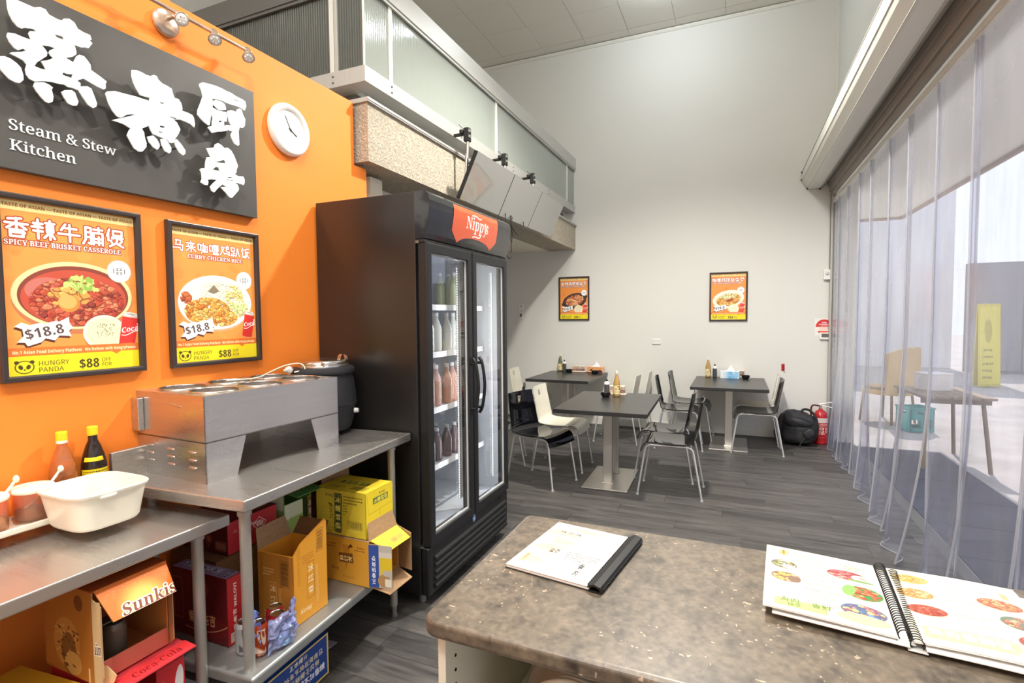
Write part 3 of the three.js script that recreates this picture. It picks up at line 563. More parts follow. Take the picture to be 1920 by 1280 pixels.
// spotlight rail near the top of the orange wall: bar, round wall plate, heads (not lit)
{
  const s = thing('spotlight_bar', 'slim metal spotlight bar with swivel reflector heads above the shop sign', 'light', [XW + 0.09, 2.798, -1.475]);
  const brass = std({ color: 0xc9b3a0, roughness: 0.25, metalness: 0.7 });
  part('bar', [new THREE.CylinderGeometry(0.008, 0.008, 1.06, 12).rotateX(PI / 2).translate(0, 0, 0.18)], brass, s);
  part('wall_plate', [lathe([[0, 0], [0.052, 0], [0.055, 0.006], [0.05, 0.022], [0.02, 0.028], [0, 0.028]], 28).rotateZ(-PI / 2).translate(-0.089, -0.02, -0.005), new THREE.CylinderGeometry(0.009, 0.009, 0.08, 10).rotateZ(PI / 2).translate(-0.045, -0.005, -0.005)], brass, s);
  for (const [z, tip] of [[-0.325, 0.5], [-0.155, 0.5], [0.0, 1.0], [0.25, 0.5], [0.48, 0.5]]) {
    const h = part('spot_head', [lathe([[0, 0.038], [0.013, 0.038], [0.015, 0.02], [0.018, 0], [0.024, -0.02], [0.027, -0.026], [0.0245, -0.026], [0.02, -0.018], [0, -0.018]], 20)], brass, s);
    h.position.set(0.012, -0.022, z); h.rotation.set(-0.35, 0, tip);
    part('lens', [lathe([[0, -0.029], [0.018, -0.028], [0.0238, -0.0225], [0.0238, -0.02], [0, -0.02]], 20), ...[0, 1, 2, 3, 4, 5].map((k) => new THREE.SphereGeometry(0.004, 8, 6).translate(Math.cos(k * 1.05) * 0.013, -0.028, Math.sin(k * 1.05) * 0.013))], M.whitePlastic, h);
  }
}

// ---------------------------------------------------------------- steel benches
function bench(label, x1, z0, z1, top, shelfY, legs, turn, p, depth = 0.66) {
  const s = thing('steel_bench', label, 'bench', p, turn), x0 = x1 - depth, c = (z0 + z1) / 2;
  part('bench_top', [metric(span(x0, x1, top - 0.042, top, z1, z0, 0.006, 2)), metric(span(x0, x0 + 0.018, top - 0.01, top + 0.11, z1, z0, 0.004))], M.steelTop, s);
  const sh = part('lower_shelf', [metric(span(x0 + 0.02, x1 - 0.002, shelfY - 0.045, shelfY, z1 + 0.012, z0 - 0.012, 0.012, 3))], M.galv, s);
  for (const [x, z] of legs) {
    const l = part('leg', [cyl(0.019, 0.019, top - 0.09, x, 0.055, z, 20), cyl(0.0235, 0.0235, 0.03, x, top - 0.07, z, 20)], M.pipe, s);
    part('adjustable_foot', [cyl(0.012, 0.016, 0.05, x, 0.008, z, 16), cyl(0.017, 0.017, 0.012, x, 0.0, z, 16)], M.galv, l);
  }
  return s;
}
// local frame of the upper bench: origin under its front left corner, turned a little off the wall
const B1 = { x: -1.50, z: -1.215, turn: 0.062 };
bench('tall stainless steel bench under the food warmer, against the fridge', 0, 0, -1.07, 0.94, 0.315, [[-0.055, -0.05], [-0.055, -0.965], [-0.60, -0.11], [-0.60, -0.965]], B1.turn, [B1.x, 0, B1.z]);
bench('lower stainless steel bench carrying the cream tub, bottles and jars', -1.66, 1.2, -1.285, 0.85, 0.235, [[-1.72, -1.20], [-2.26, -1.24], [-1.72, 1.1], [-2.26, 1.1]], 0, [0, 0, 0]);

// ---------------------------------------------------------------- on the upper bench
{
  const s = thing('food_warmer', 'long stainless steel bain-marie food warmer with round pot openings', 'food warmer', [-1.782, 0.94, -1.289], -0.0415);
  const L = 0.665, D = 0.43, h0 = 0.152, H = 0.326, t = 0.004;
  const holes = [];
  for (const x of [-0.115, -0.315]) for (let k = 0; k < 3; k++) holes.push([x + (0), -0.122 - k * 0.21]);
  const top = new THREE.Shape([V2(-D, -L), V2(0, -L), V2(0, 0), V2(-D, 0)]);
  for (const [x, z] of holes) { const q = new THREE.Path(); q.absarc(x, z, 0.084, 0, 2 * PI); top.holes.push(q); }
  part('top_deck', [metric(new THREE.ExtrudeGeometry(top, { depth: t, bevelEnabled: false, curveSegments: 28 }).applyMatrix4(new THREE.Matrix4().makeBasis(V(1, 0, 0), V(0, 0, 1), V(0, -1, 0))).translate(0, H, 0))], M.steel, s);
  part('upper_body', [metric(span(-D, 0, h0, H - t, -t, 0)), metric(span(-D, 0, h0, H - t, -L, -L + t)), metric(span(-t, 0, h0, H - t, -L, 0)), metric(span(-D, -D + t, h0, H - t, -L, 0)), metric(span(-D, 0, h0, h0 + t, -L, 0))], M.steel, s);
  // skirt: closed ends, front and back cut out to splayed feet
  const foot = (x) => { const f = extrude(shapeOf([[0, 0], [0.125, 0], [0.168, h0 - 0.002], [0, h0 - 0.002]]), t), g = extrude(shapeOf([[L, 0], [L - 0.125, 0], [L - 0.168, h0 - 0.002], [L, h0 - 0.002]]), t); return [f, g].map((q) => metric(q.rotateY(PI / 2).translate(x, 0, 0))); };
  const skirt = part('skirt', metric(span(-D, 0, 0, h0 - 0.002, -t, 0)), M.steel, s); part('skirt', metric(span(-D, 0, 0, h0 - 0.002, -L, -L + t)), M.steel, s);
  for (const g of [...foot(-t), ...foot(-D)]) part('foot_panel', g, M.steel, s);
  for (const zz of [0.001, -L - 0.001]) for (let c = 0; c < 3; c++) for (let r = 0; r < 3; r++) {
    const g = new THREE.SphereGeometry(1, 16, 8, 0, 2 * PI, 0, PI / 2).rotateX(PI / 2).scale(0.024, 0.0065, 0.008);
    const l = part('louvre', [g, box(0.044, 0.004, 0.0015, 0, -0.0055, 0)], M.steel, skirt); l.position.set(-0.075 - c * 0.13, 0.112 - r * 0.029 - (c === 2 ? -0.004 : 0), zz); if (zz < 0) l.rotation.y = PI;
  }
  for (const [x, z] of holes) {
    const r = part('pot_ring', [new THREE.TorusGeometry(0.086, 0.004, 8, 40).rotateX(PI / 2).translate(x, H + 0.002, z)], M.steelPolish, s);
    part('well', [lathe([[0.084, H], [0.083, H - 0.14], [0, H - 0.145]], 36).translate(x, 0, z)], M.steel, r);
  }
  part('control_box', [span(-D - 0.014, -D + 0.06, 0.17, 0.30, 0, 0.022, 0.004)], M.steel, s);
  part('dent', [new THREE.SphereGeometry(1, 16, 8).scale(0.05, 0.006, 0.0025).rotateZ(-0.12).translate(-0.18, 0.283, 0)], M.steel, s);
}
{
  const s = thing('power_cord', 'pale power cord with plug lying across the food warmer', 'cord', [-2.0, 1.272, -1.62]);
  part('cable', [tube([[-0.06, 0.004, 0.02], [-0.02, 0.005, -0.10], [-0.04, 0.022, -0.20], [-0.03, 0.045, -0.28], [0.0, 0.05, -0.345], [0.015, 0.02, -0.36], [-0.03, 0.006, -0.335]], 0.0032, 60, 8)], M.cream_plastic, s);
  part('plug', [lathe([[0, 0], [0.006, 0.001], [0.009, 0.02], [0.017, 0.03], [0.019, 0.04], [0.0175, 0.046], [0, 0.046]], 18).rotateX(-PI / 2).rotateY(0.2).translate(-0.045, 0.018, -0.285), ...[-1, 1].map((k) => box(0.0016, 0.006, 0.018, -0.054 + k * 0.005, 0.019, -0.338).rotateY(0.0))], M.whitePlastic, s);
}
{
  const s = thing('soup_kettle', 'black electric soup kettle with a hinged steel lid beside the fridge', 'kettle', [-2.0, 0.94, -2.122]); s.scale.set(0.95, 1.03, 0.95);
  part('body', [lathe([[0, 0.018], [0.125, 0.018], [0.142, 0.03], [0.158, 0.075], [0.169, 0.125], [0.1735, 0.15], [0.177, 0.153], [0.177, 0.160], [0.1735, 0.163], [0.172, 0.21], [0.164, 0.275], [0.156, 0.30], [0.158, 0.312]], 56)], M.kettle, s);
  part('rim', [lathe([[0.156, 0.308], [0.166, 0.31], [0.168, 0.318], [0.168, 0.332], [0.158, 0.342], [0.14, 0.345], [0.13, 0.336], [0.125, 0.30]], 56)], M.kettle, s);
  part('steel_ring', [lathe([[0.135, 0.340], [0.138, 0.352], [0.13, 0.358], [0.118, 0.35], [0.118, 0.34]], 48)], M.steelPolish, s);
  const lid = part('lid', [lathe([[0.124, 0.356], [0.126, 0.362], [0.12, 0.375], [0.10, 0.381], [0, 0.384]], 48)], M.steelPolish, s);
  part('lid_handle', [shell((u, v) => { const a = PI * u; return [0.10 + (v - 0.5) * 0.022, 0.376 + 0.032 * Math.sin(a), -0.045 + 0.03 * Math.cos(a)]; }, 14, 1, 0.002)], M.steelPolish, lid);
  part('lid_clip', [box(0.02, 0.02, 0.006, 0.09, 0.362, 0.098, 0.002), box(0.012, 0.018, 0.006, -0.02, 0.35, 0.135, 0.002)], M.steelPolish, lid);
  part('knob', [cyl(0.013, 0.011, 0.022, 0, 0, 0, 18).rotateZ(-PI / 2).rotateY(0.35).translate(0.166, 0.118, -0.055)], M.greyPlastic, s);
  for (let k = 0; k < 4; k++) part('foot', cyl(0.012, 0.016, 0.02, Math.cos(k * PI / 2 + 0.8) * 0.10, 0, Math.sin(k * PI / 2 + 0.8) * 0.10, 14), M.blackPlastic, s);
}
// ---------------------------------------------------------------- on the lower bench
{
  const s = thing('storage_tub', 'open rectangular cream plastic tub on the lower steel bench', 'tub', [-1.945, 0.885, -1.012], 0.0);
  const sup = (a, b, n, t) => { const c = Math.cos(t), d = Math.sin(t); return [a * Math.sign(c) * Math.pow(Math.abs(c), 2 / n), b * Math.sign(d) * Math.pow(Math.abs(d), 2 / n)]; };
  // outer skin up, over the rim and down inside to the bottom
  const prof = [[0.0, 0.0, 0.001], [0.8, 0.0, 0.001], [0.955, 0.002, 0.004], [1, 0.012, 0.012], [1, 0.115, 0.12], [1.0, 0.12, 0.126], [1.045, 0.122, 0.126], [1.05, 0.131, 0.13], [1.02, 0.134, 0.13], [0.985, 0.131, 0.128], [0.965, 0.02, 0.02], [0.9, 0.008, 0.008], [0, 0.007, 0.007]];
  const wid = (y) => [0.108 + 0.17 * Math.max(0, y), 0.096 + 0.15 * Math.max(0, y)];
  part('body', [shell((u, v) => { const f = v * (prof.length - 1), i = Math.min(Math.floor(f), prof.length - 2), k = f - i, q = prof[i].map((p, m) => p * (1 - k) + prof[i + 1][m] * k), [a, b] = wid(q[1]), [x, z] = sup(a * q[0], b * q[0], 4.0, u * 2 * PI); return [x, q[1] * 0.92, z]; }, 96, 48, 0, () => false, true)], M.cream_plastic, s);
  part('lip_tab', [lathe([[0, 0], [0.024, 0.0], [0.026, 0.006], [0.0245, 0.010], [0, 0.010]], 24).scale(0.5, 1, 1).translate(0.129, 0.104, 0.03)], M.cream_plastic, s);
}
function sauceBottle(label, glass, liquid, cap, z, h, labels) {
  const s = thing('sauce_bottle', label, 'bottle', [-2.158, 0.885, z]), k = h / 0.31, f = 1.16;
  const prof = [[0, 0], [0.030, 0], [0.034, 0.006], [0.034, 0.13], [0.033, 0.16], [0.028, 0.195], [0.019, 0.235], [0.0145, 0.255], [0.0135, 0.285]].map(([r, y]) => [r * (y < 0.25 ? f : 1), y * k]);
  part('glass', [lathe(prof, 32)], phys({ color: glass, roughness: 0.06, clearcoat: 0.8, clearcoatRoughness: 0.03, transmission: 0.75, thickness: 0 }), s);
  part('contents', [lathe([[0, 0.004 * k], ...prof.slice(2, 6).map(([r, y]) => [r - 0.003, y]), [0, prof[5][1]]], 28)], std({ color: liquid, roughness: 0.3 }), s);
  const c = part('cap', [lathe([[0.0155, 0.276 * k], [0.0165, 0.279 * k], [0.0165, 0.308 * k], [0.015, 0.312 * k], [0, 0.312 * k]], 24)], M.yellowCap, s);
  if (cap) part('cap_ring', [lathe([[0.0155, 0.266 * k], [0.0162, 0.268 * k], [0.0162, 0.279 * k], [0.0155, 0.28 * k]], 24)], M.cream_plastic, c);
  if (labels) {
    const lab = print(256, 128, (g) => { g.fillStyle = '#f4dc1e'; g.fillRect(0, 0, 256, 128); g.fillStyle = '#e9c414'; g.fillRect(0, 96, 256, 32); scribble(g, 20, 18, 210, 3, 16, '#5a4a18'); });
    part('label', [new THREE.CylinderGeometry(0.0345 * f, 0.0345 * f, 0.05, 24, 1, true, 0.0, 2.6).translate(0, 0.10, 0)], paper(lab, 0.45), s);
    part('neck_label', [new THREE.CylinderGeometry(0.0235 * f, 0.0325 * f, 0.034, 20, 1, true, 0.25, 1.7).translate(0, 0.188 * k + 0.004, 0)], paper(lab, 0.45), s);
  }
  return s;
}
M.yellowCap = phys({ color: 0xf2cf1f, roughness: 0.4 });
sauceBottle('half-empty amber glass bottle with a yellow cap over a white ring', 0xe8a860, 0xa8581c, true, -1.03, 0.274, false);
sauceBottle('dark soy sauce bottle with yellow cap and yellow labels', 0x4a332a, 0x1a100c, false, -1.125, 0.274, true);
{
  const s = thing('condiment_tray', 'long cream plastic tray under the condiment jars', 'tray', [-2.11, 0.885, -0.80]);
  part('tray', [span(-0.07, 0.07, 0.004, 0.010, -0.2, 0.2, 0.003), span(0.06, 0.07, 0.004, 0.022, -0.2, 0.2, 0.004), span(-0.07, -0.06, 0.004, 0.022, -0.2, 0.2, 0.004), span(-0.07, 0.07, 0.004, 0.022, -0.2, -0.19, 0.004), span(-0.06, 0.06, 0, 0.005, -0.19, 0.19)], M.cream_plastic, s);
}
function jar(label, z, fill) {
  const s = thing('condiment_jar', label, 'jar', [-2.118, 0.896, z]); s.scale.set(1.36, 1.36, 1.36);
  part('jar_wall', [lathe([[0, 0], [0.034, 0], [0.038, 0.006], [0.039, 0.072], [0.037, 0.072], [0.036, 0.008], [0, 0.005]], 32)], phys({ color: 0xffe6cf, transmission: 0.92, thickness: 0, roughness: 0.08 }), s);
  part('contents', [lathe([[0, 0.007], [0.034, 0.007], [0.035, 0.026], [0.018, 0.031], [0, 0.028]], 28)], std({ color: fill, roughness: 0.9, bumpMap: times(tStucco, 3), bumpScale: 0.002 }), s);
  part('lid', [lathe([[0.040, 0.070], [0.0415, 0.073], [0.0415, 0.079], [0.039, 0.082], [0, 0.083]], 36)], M.cream_plastic, s);
  part('spoon', [tube([[-0.005, 0.02, 0.03], [-0.002, 0.05, -0.012], [0.0, 0.085, -0.042], [0.002, 0.105, -0.056]], 0.0034, 16, 8), new THREE.SphereGeometry(1, 14, 10).scale(0.007, 0.009, 0.006).translate(0.002, 0.107, -0.057)], M.cream_plastic, s);
  return s;
}
jar('clear condiment jar with cream lid and reddish-brown seasoning, nearest the tub', -0.925, 0x9c6a3c);
jar('clear condiment jar with cream lid and pale seasoning, cut by the picture edge', -0.805, 0xd9c9a8);

// ---------------------------------------------------------------- cartons under the benches
// one carton: six walls; printed maps for some sides (keys: px, nx, py, pz, nz), others plain
function carton(name, label, category, size, p, turn, maps, base, group) {
  const [w, h, d] = size, s = thing(name, label, category, p, turn, group);
  const mat = (k) => (maps[k] ? paper(maps[k], 0.5) : base);
  const faces = { px: [d, h, (m) => m.rotateY(PI / 2).translate(w / 2, h / 2, 0)], nx: [d, h, (m) => m.rotateY(-PI / 2).translate(-w / 2, h / 2, 0)], pz: [w, h, (m) => m.translate(0, h / 2, d / 2)], nz: [w, h, (m) => m.rotateY(PI).translate(0, h / 2, -d / 2)], py: [w, d, (m) => m.rotateX(-PI / 2).translate(0, h, 0)], ny: [w, d, (m) => m.rotateX(PI / 2)] };
  const names = { px: 'end_panel', nx: 'end_panel', pz: 'side_panel', nz: 'side_panel', py: 'top_panel', ny: 'bottom_panel' };
  for (const k of Object.keys(faces)) {
    if (maps[k] === null) continue;
    const [a, b, go] = faces[k], g = new RoundedBoxGeometry(a, b, 0.005, 2, 0.0024).translate(0, 0, -0.0025), m = part(names[k], go(metric(g)), base, s);
    if (maps[k]) part('print', go(sheet(a - 0.004, b - 0.004, 0, 0, 0.0004)), mat(k), m);
  }
  return s;
}
// a flap hinged along the edge through `at`; lies in its own x-y plane, hinge at y = 0
function flap(s, w, h, at, rot, map, base, cut = 0.02, back = false) {
  const g = extrude(shapeOf([[-w / 2, 0], [w / 2, 0], [w / 2 - cut, h], [-w / 2 + cut, h]]), 0.003, 0).translate(0, 0, -0.003), m = part('flap', metric(g), base, s);
  m.position.set(...at); m.rotation.set(...rot, 'YXZ');
  if (map) { const q = new THREE.ShapeGeometry(shapeOf([[-w / 2, 0], [w / 2, 0], [w / 2 - cut, h], [-w / 2 + cut, h]])).translate(0, 0, back ? -0.0036 : 0.0006), uv = q.attributes.uv; for (let i = 0; i < uv.count; i++) uv.setXY(i, (uv.getX(i) + w / 2) / w, back ? 1 - uv.getY(i) / h : uv.getY(i) / h); part('print', q, paper(map, 0.5, { side: THREE.DoubleSide }), m); }
  return m;
}
const solidCard = (c) => std({ color: c, roughness: 0.6 });
const cYellow = solidCard(0xdfc32e), cGold = solidCard(0xd99a35), cOrange = solidCard(0xe0962a), cRed = solidCard(0x8c1a1e), cDeepRed = solidCard(0x701a1c), cPink = solidCard(0xc8343c), cGreen = solidCard(0x6f9a52), cTan = solidCard(0xc27a3c), cBlue = solidCard(0x1f4a9c), cOlive = solidCard(0x9c8434);
const pearSide = print(512, 384, (g, w, h) => {
  g.fillStyle = '#dcc63a'; g.fillRect(0, 0, w, h); g.globalAlpha = 0.5; ell(g, 110, 240, 62, 80, '#e8d84a'); ell(g, 372, 170, 70, 60, '#e6cf42'); ell(g, 400, 300, 60, 50, '#ead657'); g.globalAlpha = 1; g.strokeStyle = '#a89020'; g.lineWidth = 2; g.beginPath(); g.ellipse(110, 240, 60, 78, 0, 0, 2 * PI); g.stroke(); ell(g, 150, 130, 24, 10, '#6d7a2c', 0.5);
  poly(g, [[190, 26], [268, 26], [276, 46], [268, 350], [258, 366], [198, 366], [186, 346], [192, 50]], '#3c4d2e'); g.strokeStyle = '#e8da5a'; g.lineWidth = 3; g.strokeRect(196, 40, 66, 312);
  [...'冰糖雪梨'].forEach((c, i) => { g.strokeStyle = '#efe36e'; glyphs(g, c, 202, 52 + i * 76, 54, 0.13); });
  scribble(g, 292, 40, 190, 3, 18, '#7d6c1e'); scribble(g, 284, 96, 34, 5, 16, '#7d6c1e'); scribble(g, 140, 120, 26, 6, 16, '#7d6c1e'); words(g, 'Kong', 96, 60, 34, '#6f611e', 'serif', 'italic bold'); bars(g, 326, 250, 150, 66, '#5a4c1a'); scribble(g, 30, 330, 170, 3, 12, '#8f7c22');
});
const pearEnd = print(320, 384, (g, w, h) => {
  g.fillStyle = '#efd62c'; g.fillRect(0, 0, w, h); g.strokeStyle = '#b59a18'; g.lineWidth = 3; g.beginPath(); g.moveTo(14, 20); g.lineTo(30, 190); g.lineTo(306, 172); g.stroke(); g.beginPath(); g.moveTo(160, 182); g.lineTo(160, 230); g.stroke();
  g.fillStyle = '#4f6a3a'; g.fillRect(80, 66, 180, 52); g.strokeStyle = '#f5e45a'; glyphs(g, '冰糖雪梨', 88, 72, 40, 0.12, 1.06); words(g, 'Kong', 150, 50, 28, '#6f611e', 'serif', 'italic bold'); bars(g, 40, 270, 240, 76, '#4c4116');
});
const pearTop = print(384, 256, (g, w, h) => { g.fillStyle = '#d9c030'; g.fillRect(0, 0, w, h); g.save(); g.translate(190, 120); g.rotate(PI); g.fillStyle = '#4d5a2c'; g.fillRect(-110, -20, 220, 46); g.strokeStyle = '#e9da50'; glyphs(g, '冰糖雪梨', -96, -16, 42, 0.12, 1.14); g.restore(); bars(g, 230, 170, 110, 50, '#5a4c1a'); scribble(g, 60, 190, 120, 2, 14, '#8a761e'); g.strokeStyle = '#a98f1a'; g.lineWidth = 3; g.beginPath(); g.moveTo(0, 128); g.lineTo(384, 128); g.stroke(); });
const teaSide = print(512, 384, (g, w, h) => {
  g.fillStyle = '#cf962f'; g.fillRect(0, 0, w, h); g.save(); g.translate(w / 2, h / 2); g.rotate(PI); g.translate(-w / 2, -h / 2);
  poly(g, [[200, 330], [256, 110], [300, 330]], '#b87c24'); poly(g, [[170, 180], [330, 170], [340, 250], [180, 262]], '#7a4a1a'); g.strokeStyle = '#f0d890'; glyphs(g, '冰红茶', 186, 186, 46, 0.14, 1.06); poly(g, [[170, 320], [240, 300], [200, 344]], '#5a3a16'); words(g, 'Kong', 340, 120, 36, '#7a4a1a', 'serif', 'italic bold'); scribble(g, 40, 290, 120, 2, 16, '#8a5a1e'); scribble(g, 380, 290, 110, 2, 16, '#8a5a1e'); words(g, 'Iced Black Tea', 160, 60, 22, '#8a5a1e'); g.restore();
});
const teaTop = print(384, 256, (g, w, h) => { g.fillStyle = '#e9c42e'; g.fillRect(0, 0, w, h); bars(g, 150, 120, 170, 76, '#6a6250'); });
const teaEnd = print(320, 384, (g, w, h) => { g.fillStyle = '#d8b02c'; g.fillRect(0, 0, w, h); });
const blueFlap = print(256, 384, (g, w, h) => {
  g.fillStyle = '#b9b3ac'; g.fillRect(0, 0, w, h); g.fillStyle = '#2c4d9c'; g.fillRect(0, 0, 112, h); g.fillStyle = '#dcbf2a'; g.fillRect(128, 80, 128, 190); ell(g, 170, 320, 70, 60, '#b08a5a'); ell(g, 210, 250, 56, 30, '#b9b3ac'); g.fillStyle = '#cfc8be'; g.fillRect(112, 60, 144, 50); g.save(); g.translate(56, 205); g.rotate(PI); g.strokeStyle = '#e8edf8'; [...'正香快海餐'].forEach((c, i) => glyphs(g, c, -22, -150 + i * 54, 44, 0.13)); g.restore(); g.fillStyle = '#e4dccd'; g.fillRect(178, 300, 70, 70); });
const orangeSide = print(384, 512, (g, w, h) => { g.fillStyle = '#b9792c'; g.fillRect(0, 0, w, h); bars(g, 250, 40, 96, 190, '#4c3517', true); g.strokeStyle = '#e5bd7c'; g.lineWidth = 3; g.strokeRect(130, 210, 70, 270); ['冰', '红', '茶'].forEach((c, i) => { g.strokeStyle = '#eccb90'; glyphs(g, c, 138, 226 + i * 84, 54, 0.14); }); scribble(g, 50, 110, 120, 3, 14, '#e0b878'); scribble(g, 226, 250, 24, 12, 12, '#dcb474'); scribble(g, 30, 40, 26, 14, 12, '#8a5a1e'); scribble(g, 60, 430, 60, 3, 14, '#e0b878'); });
const orangeEnd = print(384, 768, (g, w, h) => { g.fillStyle = '#e7a02c'; g.fillRect(0, 0, w, h); bars(g, 262, 60, 76, 190, '#5a3d14', true); g.strokeStyle = '#a5651a'; g.lineWidth = 4; g.strokeRect(150, 300, 78, 300); ['冰', '红', '茶'].forEach((c, i) => { g.strokeStyle = '#fbe6bc'; glyphs(g, c, 158, 320 + i * 92, 60, 0.14); }); scribble(g, 90, 220, 130, 4, 14, '#c07a1c'); scribble(g, 40, 130, 30, 18, 12, '#c07a1c'); words(g, 'Kong', 60, 690, 50, '#fbe0ae', 'serif', 'italic bold'); scribble(g, 250, 360, 24, 18, 12, '#f2c884'); });
const walSide = print(512, 384, (g, w, h) => { g.fillStyle = '#5c1216'; g.fillRect(0, 0, w, h); ell(g, 400, 300, 120, 60, '#6e171a'); g.strokeStyle = '#a8714c'; g.lineWidth = 3; g.strokeRect(16, 50, 84, 240); for (const k of [0, 14, 28]) { g.beginPath(); g.ellipse(300, 86, 42 - k, 44, 0, 0, 2 * PI); g.stroke(); } g.strokeStyle = '#d9a878'; glyphs(g, '香王老吉', 150, 230, 62, 0.15, 1.04); g.lineWidth = 6; g.strokeStyle = '#c79468'; g.beginPath(); g.moveTo(120, 330); g.quadraticCurveTo(360, 360, 512, 270); g.stroke(); });
const walEnd = print(160, 384, (g, w, h) => { g.fillStyle = '#b31f22'; g.fillRect(0, 0, w, h); g.save(); g.translate(104, 176); g.rotate(-PI / 2); words(g, 'WALOVI', 0, 0, 44, '#f3ece2', 'sans-serif', 'bold', 'left', 140); g.restore(); g.save(); g.translate(50, 0); g.strokeStyle = '#f0e6d6'; [...'吉老王'].forEach((c, i) => { g.save(); g.translate(30, 206 + i * 42); g.rotate(-PI / 2); glyphs(g, c, -18, -20, 38, 0.14); g.restore(); }); g.restore(); g.fillStyle = '#efe8de'; g.fillRect(30, 318, 100, 56); for (let k = 0; k < 9; k++) { g.fillStyle = '#5a1416'; g.fillRect(34, 322 + k * 6, 92, 2.5); } });
const walTop = print(384, 192, (g, w, h) => { g.fillStyle = '#8d80a0'; g.fillRect(0, 0, w, h); g.save(); g.translate(180, 96); g.rotate(-PI / 2); g.restore(); for (const [c, lw] of [['#e8e6f0', 0.34], ['#23264a', 0.16]]) { g.strokeStyle = c; [...'吉老王'].forEach((q, i) => glyphs(g, q, 40 + i * 88, 40, 70, lw)); } g.fillStyle = '#3a2c50'; g.fillRect(312, 20, 50, 150); scribble(g, 318, 40, 36, 7, 12, '#d8d0e4'); });
const redEnd = print(320, 320, (g, w, h) => { g.fillStyle = '#c23038'; g.fillRect(0, 0, w, h); g.strokeStyle = '#f6d9cc'; g.lineWidth = 5; g.beginPath(); g.moveTo(200, 60); g.lineTo(246, 130); g.lineTo(204, 210); g.lineTo(160, 130); g.closePath(); g.stroke(); g.lineWidth = 7; glyphs(g, '香', 170, 96, 64, 0.12); words(g, 'Kong', 76, 110, 40, '#f6d9cc', 'serif', 'italic bold'); g.strokeStyle = '#e8b8a8'; g.lineWidth = 3; g.beginPath(); g.moveTo(34, 116); g.lineTo(58, 116); g.lineTo(46, 92); g.closePath(); g.stroke(); g.fillStyle = '#5c1216'; g.fillRect(104, 250, 7, 70); });
const redSide = print(512, 256, (g, w, h) => { g.fillStyle = '#581416'; g.fillRect(0, 0, w, h); g.strokeStyle = '#b87860'; g.lineWidth = 4; g.beginPath(); g.moveTo(300, 90); g.lineTo(340, 150); g.lineTo(300, 210); g.lineTo(262, 150); g.closePath(); g.stroke(); glyphs(g, '香', 276, 124, 50, 0.12); words(g, 'Kong', 270, 60, 40, '#b87860', 'serif', 'italic bold'); bars(g, 380, 160, 118, 66, '#c09080'); });
const greenSide = print(320, 320, (g, w, h) => { g.fillStyle = '#9cc06c'; g.fillRect(0, 0, w, h); g.fillStyle = '#d6e2c0'; g.fillRect(0, 0, w, 90); ell(g, 60, 60, 26, 40, '#dfe9cd'); g.fillStyle = '#b8d890'; g.fillRect(0, 250, w, 70); });
const greenFlap = print(320, 128, (g, w, h) => { g.fillStyle = '#4f7c3e'; g.fillRect(0, 0, w, h); words(g, 'Kong', 120, 74, 40, '#23401c', 'serif', 'italic bold'); scribble(g, 200, 40, 110, 2, 20, '#23401c'); });
const stripText = print(64, 320, (g, w, h) => { g.fillStyle = '#8a6a3a'; g.fillRect(0, 0, w, h); g.strokeStyle = '#f0ead8'; [...'冰肉肉甜快'].forEach((c, i) => glyphs(g, c, 8, 12 + i * 60, 46, 0.13)); });
const coconut = print(1024, 512, (g, w, h) => {
  g.fillStyle = '#e6cf74'; g.fillRect(0, 0, w, h); g.fillStyle = '#1f4796'; g.fillRect(26, 20, w - 52, h - 46); ell(g, 150, 330, 96, 90, '#1a3a80'); ell(g, 160, 200, 70, 50, '#1a55ac');
  g.strokeStyle = '#f3ead0'; glyphs(g, '正宗椰汁', 380, 40, 62, 0.13, 1.2); g.strokeStyle = '#e9dcb4'; words(g, '26', 290, 196, 74, '#e9dcb4', 'sans-serif', 'bold'); glyphs(g, '年坚持在海南岛', 380, 130, 70, 0.13, 1.12); glyphs(g, '用新鲜椰子肉鲜榨', 300, 226, 72, 0.13, 1.12);
  g.strokeStyle = '#ffffff'; glyphs(g, '不用椰精不加香精', 240, 322, 84, 0.14, 1.06); g.strokeStyle = '#d9cc9a'; glyphs(g, '正宗', 300, 424, 44, 0.12); glyphs(g, '海南正香', 520, 424, 40, 0.12); });
const sunTop = print(384, 192, (g, w, h) => { g.fillStyle = '#d0691c'; g.fillRect(0, 0, w, h); const c = g.createRadialGradient(200, 170, 10, 200, 170, 150); c.addColorStop(0, '#f2d27a'); c.addColorStop(0.55, '#e6a848'); c.addColorStop(1, '#d0691c'); g.fillStyle = c; g.fillRect(0, 0, w, h); for (let i = 0; i < 60; i++) ell(g, rnd(w), rnd(h * 0.5), 1.5, 1.5, '#f0b878'); g.font = 'italic bold 88px serif'; g.strokeStyle = '#f6e6d0'; g.lineWidth = 12; g.strokeText('Sunkist', 70, 190); words(g, 'Sunkist', 70, 190, 88, '#7a3a1c', 'serif', 'italic bold'); });
const sunSide = print(256, 384, (g, w, h) => { g.fillStyle = '#b9742f'; g.fillRect(0, 0, w, h); ell(g, 120, 250, 70, 110, '#c98c46'); ell(g, 130, 290, 40, 90, '#8a5a30'); ell(g, 150, 330, 44, 50, '#d9a860'); ell(g, 190, 60, 22, 34, '#7c4a22'); for (let i = 0; i < 40; i++) ell(g, rnd(60, 190), rnd(180, 350), 4, 10, i % 2 ? '#6e451f' : '#d8a458', rnd(3)); });
const sunFlapSide = print(96, 384, (g, w, h) => { g.fillStyle = '#d9b484'; g.fillRect(0, 0, w, h); g.save(); g.translate(70, 250); g.font = 'italic bold 70px serif'; g.strokeStyle = '#f6ead6'; g.lineWidth = 10; g.strokeText('in', -60, 0); words(g, 'in', -60, 0, 70, '#6a4a30', 'serif', 'italic bold'); g.restore(); });
